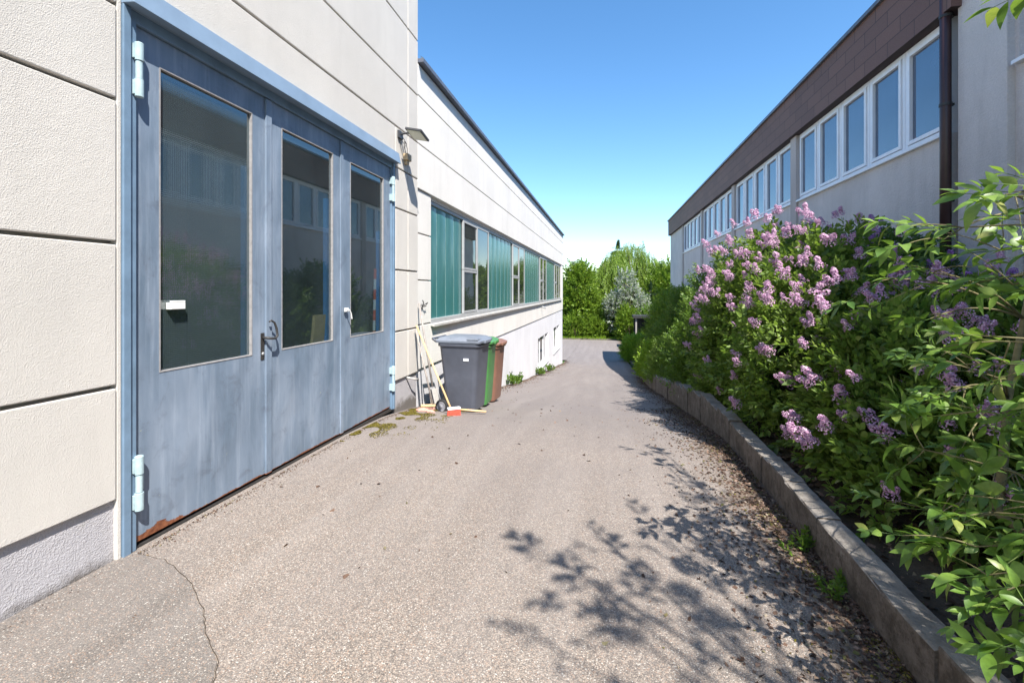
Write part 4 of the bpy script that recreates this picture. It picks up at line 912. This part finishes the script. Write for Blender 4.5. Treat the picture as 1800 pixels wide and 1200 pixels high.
# tree standing beside the camera whose boughs reach over the driveway (its shade falls on the asphalt)
rs = np.random.default_rng(57)
tb = Vector((2.9, -1.0, 0.2))
tr = empty('overhanging_tree', tb, label='small broad-leaved tree with leafy twigs dipping into the top right corner', cat='tree')
mbs = MB(); SPp = []; SPd = []; SPs = []
tk = [tb, Vector((2.85, -1.0, 1.3)), Vector((2.8, -1.0, 2.4)), Vector((2.75, -1.0, 3.4)), Vector((2.7, -0.9, 4.4))]
mbs.tube(tk, [0.09, 0.08, 0.065, 0.05, 0.03], 12); mbs.build('trunk', M['bark'], tr, smooth=True)
mbs = MB()
ends = [(0.62, 0.85, 3.05), (0.45, 0.55, 3.3), (1.2, 1.0, 3.2), (0.95, 0.5, 3.5), (1.35, 0.55, 3.0), (0.75, 0.1, 3.5), (0.5, 0.3, 4.1), (1.1, 0.2, 4.4), (1.6, 0.7, 3.7), (1.75, 1.2, 3.35), (1.3, -0.1, 3.9), (1.6, 0.2, 3.2), (0.95, 1.15, 3.6), (1.45, 1.2, 3.9), (2.1, 0.9, 3.6), (1.9, 0.2, 4.6), (1.0, -0.3, 3.2), (0.6, -0.3, 3.9), (1.7, -0.5, 4.6), (1.55, 1.55, 3.5), (1.80, 2.40, 2.86), (1.95, 2.25, 2.95), (1.98, 2.5, 3.2)]
for e in ends:
    e = Vector(e)
    if e.y < 1.6: e += Vector((0.92+0.54, -0.15-0.74, 1.2))
    h = tk[2] if e.z < 3.3 else (tk[3] if e.z < 5.2 else tk[4]); m = (h+e)/2+Vector((0, 0, 0.15)); pts = curve(h, m, e, 9)
    mbs.tube(pts, [0.016-0.0014*i for i in range(9)], 6); dd = (e-pts[-3]).normalized(); SPp.append(e); SPd.append(dd); SPs.append(1.1)
    for k in range(6 if e.z > 3.3 else 3):
        a = pts[(3 if e.z > 3.3 else 6)+rs.integers(6 if e.z > 3.3 else 3)]; d = (dd + Vector(rs.normal(0, 0.7, 3))).normalized(); twig(a, d, rs.uniform(0.1, 0.32), rs, 0.003)
mbs.build('branches', M['twig'], tr, smooth=True)
foliage('foliage', np.array([tuple(p) for p in SPp]), np.array([tuple(p) for p in SPd]), np.array(SPs), BP, M['big_leaf'], tr, rs)

# ---------------------------------------------------------------- trees at the bottom of the road
rs = np.random.default_rng(61)
FP = [sprig(5, 0.75, 0.20, 0.12, rs, 55, stem=0.006) for _ in range(5)]
WP = [sprig(9, 1.3, 0.17, 0.06, rs, 35, stem=0.004) for _ in range(5)]
NP = [sprig(9, 0.8, 0.16, 0.035, rs, 60, stem=0.012) for _ in range(4)]
def tree(lb, x, y, lobes, n, mat, seed, protos=FP, name='tree', cat='tree', up=0.4, trunk_r=0.22, sc=(0.7, 1.3), droop=False, zb=None, lo=0.45, rough=0.25):
    rs = np.random.default_rng(seed); zb = prof(y)-0.15 if zb is None else zb; root = empty(name, (x, y, zb), label=lb, cat=cat); L = np.array(lobes); ztop = max(l[2]+l[5]*0.4 for l in lobes)
    mb = MB(); tp = [Vector((x+rs.normal(0, .1)*k, y+rs.normal(0, .1)*k, zb+(ztop-zb)*k/5)) for k in range(6)]
    mb.tube(tp, [trunk_r*(1-0.15*k) for k in range(6)], 8); mb.build('trunk', M['bark'], root, smooth=True)
    stems(root, [tuple(tp[1]), tuple(tp[2]), tuple(tp[3])], lobes, 34, trunk_r*0.35, 0.02, rs, M['bark'], 'limbs', bend=0.3)
    P, D = lobe_points(lobes, n, rs, lo=lo, zmin=lambda a, b: prof(b)+0.1, up=up, rough=rough)
    if droop: D = D*np.array((0.45, 0.45, 0)) + np.array((0, 0, -1.0)) + rs.normal(0, .12, D.shape)
    foliage('crown', P, D, rs.uniform(sc[0], sc[1], n), protos, mat, root, rs); return root
tree('dark green tree at the bottom of the road beside the corner of the white annex', -3.1, 50, [(-3.2, 50, 0.4, 1.7, 1.6, 3.6), (-2.3, 50, -0.8, 1.4, 1.5, 2.0), (-3.6, 50.5, -1.6, 1.9, 1.5, 1.6), (-3.0, 50, 2.8, 0.8, 0.8, 1.5)], 2800, M['willow_leaf'], 71, lo=0.3, rough=0.4)
tree('yellow-green drooping tree left of the white-flowering tree', -0.3, 54, [(-0.6, 54, 2.4, 1.4, 1.5, 2.4), (-1.8, 53.5, -0.3, 1.6, 1.6, 2.5), (0.7, 54, 3.5, 1.5, 1.5, 2.5), (0.2, 54, 0.2, 2.0, 1.8, 2.6)], 3400, M['willow_leaf'], 72, WP, 'birch_tree', droop=True)
tree('tall yellow-green drooping tree behind the white-flowering tree', 3.2, 58, [(2.6, 58, 4.6, 1.9, 1.8, 2.9), (4.4, 58, 3.4, 1.8, 1.8, 2.9), (6.2, 58, 2.0, 1.9, 2, 2.9), (1.2, 58, 3.0, 1.6, 1.8, 2.6), (3.0, 58, 0.6, 3, 2.4, 3.0), (5.4, 58, -0.4, 2.6, 2.4, 2.6)], 4600, M['willow_leaf'], 73, WP, 'birch_tree', droop=True)
tree('wide green tree left of the far corner of the office building', 7.2, 52, [(7.0, 52, 0.8, 2.8, 2.2, 3.4), (5.2, 51, -1.2, 1.8, 1.8, 2.2), (9.8, 52, 0.5, 2.4, 2, 3.2)], 4800, M['willow_leaf'], 74)
tree('white-flowering small tree in front of the drooping trees', 2.0, 48.5, [(1.8, 48.5, 1.6, 0.8, 0.8, 1.7), (0.9, 48.3, 0.0, 1.1, 0.9, 1.0), (3.0, 48.5, -0.2, 1.3, 1.0, 0.9), (2.3, 48.0, 0.5, 1.0, 0.8, 1.1), (3.6, 48.6, -1.3, 1.0, 0.9, 0.9), (0.9, 48.6, -1.5, 1.0, 0.9, 1.0)], 1150, M['white_bloom'], 75, name='blossom_tree', sc=(0.6, 1.0), trunk_r=0.12, lo=0.6, rough=0.4)
# conifer
def conifer(lb, x, y, h, r, seed, n=2600):
    rs = np.random.default_rng(seed); zb = prof(y)-0.15; root = empty('conifer_tree', (x, y, zb), label=lb, cat='tree')
    MB().tube([(x, y, zb), (x, y, zb+h)], [0.22, 0.03], 8).build('trunk', M['bark'], root, smooth=True)
    t = rs.random(n)**0.8; lay = np.floor(t*16)/16+rs.normal(0, .01, n); a = rs.uniform(0, 2*np.pi, n); rad = (1-lay)*r*rs.uniform(0.25, 1, n)*(1+0.3*np.sin(a*3+lay*40))
    P = np.stack([x+rad*np.cos(a), y+rad*np.sin(a), zb+1+lay*(h-1)-rad*0.15], 1); D = np.stack([np.cos(a), np.sin(a), -0.15+0*a], 1)
    D[t > 0.94] = (0.1, 0.1, 1); foliage('crown', P, D, rs.uniform(.6, 1.1, n), NP, M['needle'], root, rs)
conifer('dark conifer whose tip rises above the drooping trees', 1.2, 63, 11.6, 2.8, 81)
conifer('dark conifer right of the white-flowering tree, partly hidden by shrubs', 4.3, 50.5, 5.4, 1.7, 82, 1500)
zf0 = lambda x, y: prof(y)-0.05
shrub('fresh green upright bush in front of the white-flowering tree', [(1.9, 46.9, -2.1, 0.9, 0.8, 1.7)], 420, M['willow_leaf'], 91, FP, (0.7, 1.1), zf=zf0, name='bush', cat='bush')
shrub('green bush at the verge below the dark tree', [(-3.2, 48.2, -2.5, 1.6, 0.9, 1.3), (-1.5, 48.4, -2.7, 1.1, 0.8, 1.0)], 700, M['willow_leaf'], 92, FP, (0.7, 1.1), zf=zf0, name='bush', cat='bush')
shrub('broad dark bush behind the verge, between the dark tree and the white-flowering tree', [(-0.2, 49.5, -2.0, 1.9, 1.0, 1.8)], 800, M['shrub_leaf'], 93, FP, (0.7, 1.1), zf=zf0, name='bush', cat='bush')
shrub('green bush around the little shelter, right of the road end', [(5.0, 44.5, -1.9, 2.2, 1.4, 2.0), (4.2, 40.5, -2.6, 1.2, 1.2, 1.1)], 1500, M['shrub_leaf'], 94, FP, (0.6, 1.0), zf=zf0, name='bush', cat='bush')
# woods far off
rs = np.random.default_rng(99); lob = [(x, 95+rs.uniform(-8, 8), -1+rs.uniform(-0.5, 0.8), 6, 5, rs.uniform(3.4, 5.0)) for x in np.arange(-90, 100, 6.5)]
P, D = lobe_points(lob, 9000, rs, zmin=lambda a, b: -4)
V, F = scatter(FP, P, D, rs.uniform(2.0, 3.2, len(P)), rs); wd_ = link('distant_woods', qmesh('distant_woods', V, F), M['dark_leaf']); tag(wd_, 'distant mass of green woodland beyond the trees at the road end', 'woods', kind='stuff')
# grass verge
GR = []
for _ in range(4):
    Vs = []; Fs = []
    for k in range(7):
        a = rs.uniform(0, 6.28); b = np.array((rs.normal(0, .05), rs.normal(0, .05), 0)); h = rs.uniform(.1, .22); d = np.array((math.cos(a), math.sin(a), 0))*0.01; ln = np.array((rs.normal(0, .05), rs.normal(0, .05), h))
        Vs.append(np.array((b-d, b+d, b+ln+d*0.2, b+ln-d*0.2))); Fs.append(np.array([(0,1,2,3)])+4*k)
    GR.append((np.concatenate(Vs)[:, [2, 0, 1]], np.concatenate(Fs)))
n = 9000; X = rs.uniform(-14, 12, n); Y = 47.0+rs.random(n)**1.6*9; P = np.stack([X, Y, [prof(b)-0.1 for b in Y]], 1)
V, F = scatter(GR, P, np.tile((0, 0, 1.0), (n, 1)), rs.uniform(1, 2.4, n), rs, upv=(1, 0, 0)); vg = link('grass', qmesh('grass', V, F), M['lime_leaf']); tag(vg, 'strip of bright green grass at the end of the road', 'grass', kind='stuff')
# kerb at the road end
MB().box(-16, 1.3, 46.9, 47.05, -3.7, -3.36).build('kerb', M['concrete'])['kind'] = 'structure'

# little shelter at the end of the road
sh = empty('shelter', (3.0, 40.5, prof(40.5)), label='small dark flat-roofed shelter half hidden by bushes at the end of the road', cat='shelter')
gz = prof(40.5)
MB().box(2.0, 4.3, 39.4, 41.6, gz+2.62, gz+2.82).build('roof', M['iron'], sh)
MB().box(2.15, 4.15, 41.35, 41.45, gz-0.2, gz+2.62).box(4.05, 4.15, 39.6, 41.35, gz-0.2, gz+2.62).build('wall', M['iron'], sh)
for a, b in ((2.2, 39.6), (3.9, 39.6)): MB().box(a, a+0.12, b, b+0.12, gz-0.2, gz+2.62).build('post', M['greywood'], sh)

# ---------------------------------------------------------------- weeds, moss and litter
def weed(x, y, s, lb, seed):
    rs = np.random.default_rng(seed); z = prof(y); root = empty('weed', (x, y, z), label=lb, cat='weed'); n = 14
    P = np.tile((x, y, z), (n, 1))+rs.normal(0, .05, (n, 3))*(1, 1, 0); D = rs.normal(0, .6, (n, 3)); D[:, 2] = 1
    foliage('leaves', P, D, rs.uniform(.8, 1.3, n)*s, LP, M['shrub_leaf'], root, rs)
weed(-2.62, 12.4, 1.5, 'leafy weed growing at the foot of the white wall, just past the bins', 1)
weed(-2.58, 13.2, 1.4, 'leafy weed at the foot of the white wall, second past the bins', 2)
weed(-2.6, 17.6, 1.6, 'weed at the foot of the white wall below the nearer basement window', 3)
weed(-2.58, 20.2, 1.6, 'weed at the foot of the white wall between the two basement windows', 4)
weed(1.15, 2.62, 0.40, 'small green seedling at the foot of the edging wall, nearer one', 5)
weed(1.14, 3.02, 0.50, 'small green seedling at the foot of the edging wall, farther one', 6)
FL = []
for _ in range(6):
    s = 1; q = np.array(((-.5, -.32, 0), (.5, -.25, .12), (.45, .35, 0), (-.4, .3, .16)))*(1+rs.normal(0, .15, (4, 3))); FL.append((q, np.array([(0,1,2,3)])))
def flakes(name, X, Y, mat, smin, smax, lb, cat, dz=0.004, tilt=0.25):
    n = len(X); P = np.stack([X, Y, [prof(b)+dz+(wob(a, b)-.02)*min(1, max(0, (b-5)/2)) for a, b in zip(X, Y)]], 1); D = np.stack([rs.normal(size=n), rs.normal(size=n), rs.normal(0, tilt, n)], 1)
    V, F = scatter(FL, P, D, rs.uniform(smin, smax, n), rs); o = link(name, qmesh(name, V, F), mat); tag(o, lb, cat, kind='stuff')
n = 19000; Y = rs.uniform(-1, 19, n)**1.0; Y = np.where(rs.random(n) < 0.6, rs.uniform(0, 8, n), Y); X = 1.19-rs.exponential(0.17, n)*(0.7+0.5*np.sin(Y*2.3)**2+0.25*np.sin(Y*5.1)); k = X > 0.1; flakes('leaf_litter', X[k], Y[k], M['litter'], 0.006, 0.026, 'brown crumbs of dead leaf and grit gathered along the foot of the edging wall', 'litter')
n = 7000; Y = rs.uniform(0.5, 9, n); X = 1.19-rs.exponential(0.09, n); pn = np.sin(Y*4.1)+np.sin(Y*9.3+1)+np.sin(X*17+Y*3) > 0.4; flakes('moss', X[pn], Y[pn], M['moss'], 0.006, 0.016, 'olive moss along the foot of the edging wall', 'moss')
n = 22000; Y = rs.uniform(4.2, 6.4, n); X = -2.72+rs.exponential(0.16, n)*(0.4+1.3*np.clip((Y-4.3)/1.2, 0, 1)); pn = (np.sin(Y*7+X*5)+np.sin(Y*17+1)+np.sin(X*23+Y*3) > 0.3) & (X < -1.9); flakes('moss', X[pn], Y[pn], M['moss'], 0.006, 0.017, 'brown-green moss cushions on the asphalt at the right foot of the blue gate', 'moss')
n = 2500; Y = rs.uniform(-1, 6.4, n); X = WX+0.03+rs.exponential(0.03, n); flakes('grit', X, Y, M['litter'], 0.005, 0.014, 'loose grit along the foot of the gate and plinth', 'grit', tilt=0.4)
n = 9000; Y = rs.uniform(6.5, 30, n); X = WX+0.0+rs.exponential(0.13, n)*(0.5+np.sin(Y*1.7)**2); flakes('grit', X, Y, M['litter'], 0.01, 0.03, 'drift of grit and dead leaf along the foot of the white wall', 'grit')
n = 160; flakes('fallen_leaves', rs.uniform(-2.6, 1.1, n), rs.uniform(1.0, 9, n), M['litter'], 0.012, 0.035, 'single dead leaf scraps scattered over the asphalt', 'leaves')
n = 9000; X = rs.uniform(1.34, 3.2, n); Y = rs.uniform(0.2, 9, n)
P = np.stack([X, Y, [bedz(a, b)+0.008 for a, b in zip(X, Y)]], 1); D = rs.normal(size=(n, 3))*(1, 1, .4); V, F = scatter(FL, P, D, rs.uniform(.015, .05, n), rs); o = link('bed_litter', qmesh('bed_litter', V, F), M['litter']); tag(o, 'dead leaves covering the soil under the shrubs', 'litter', kind='stuff')
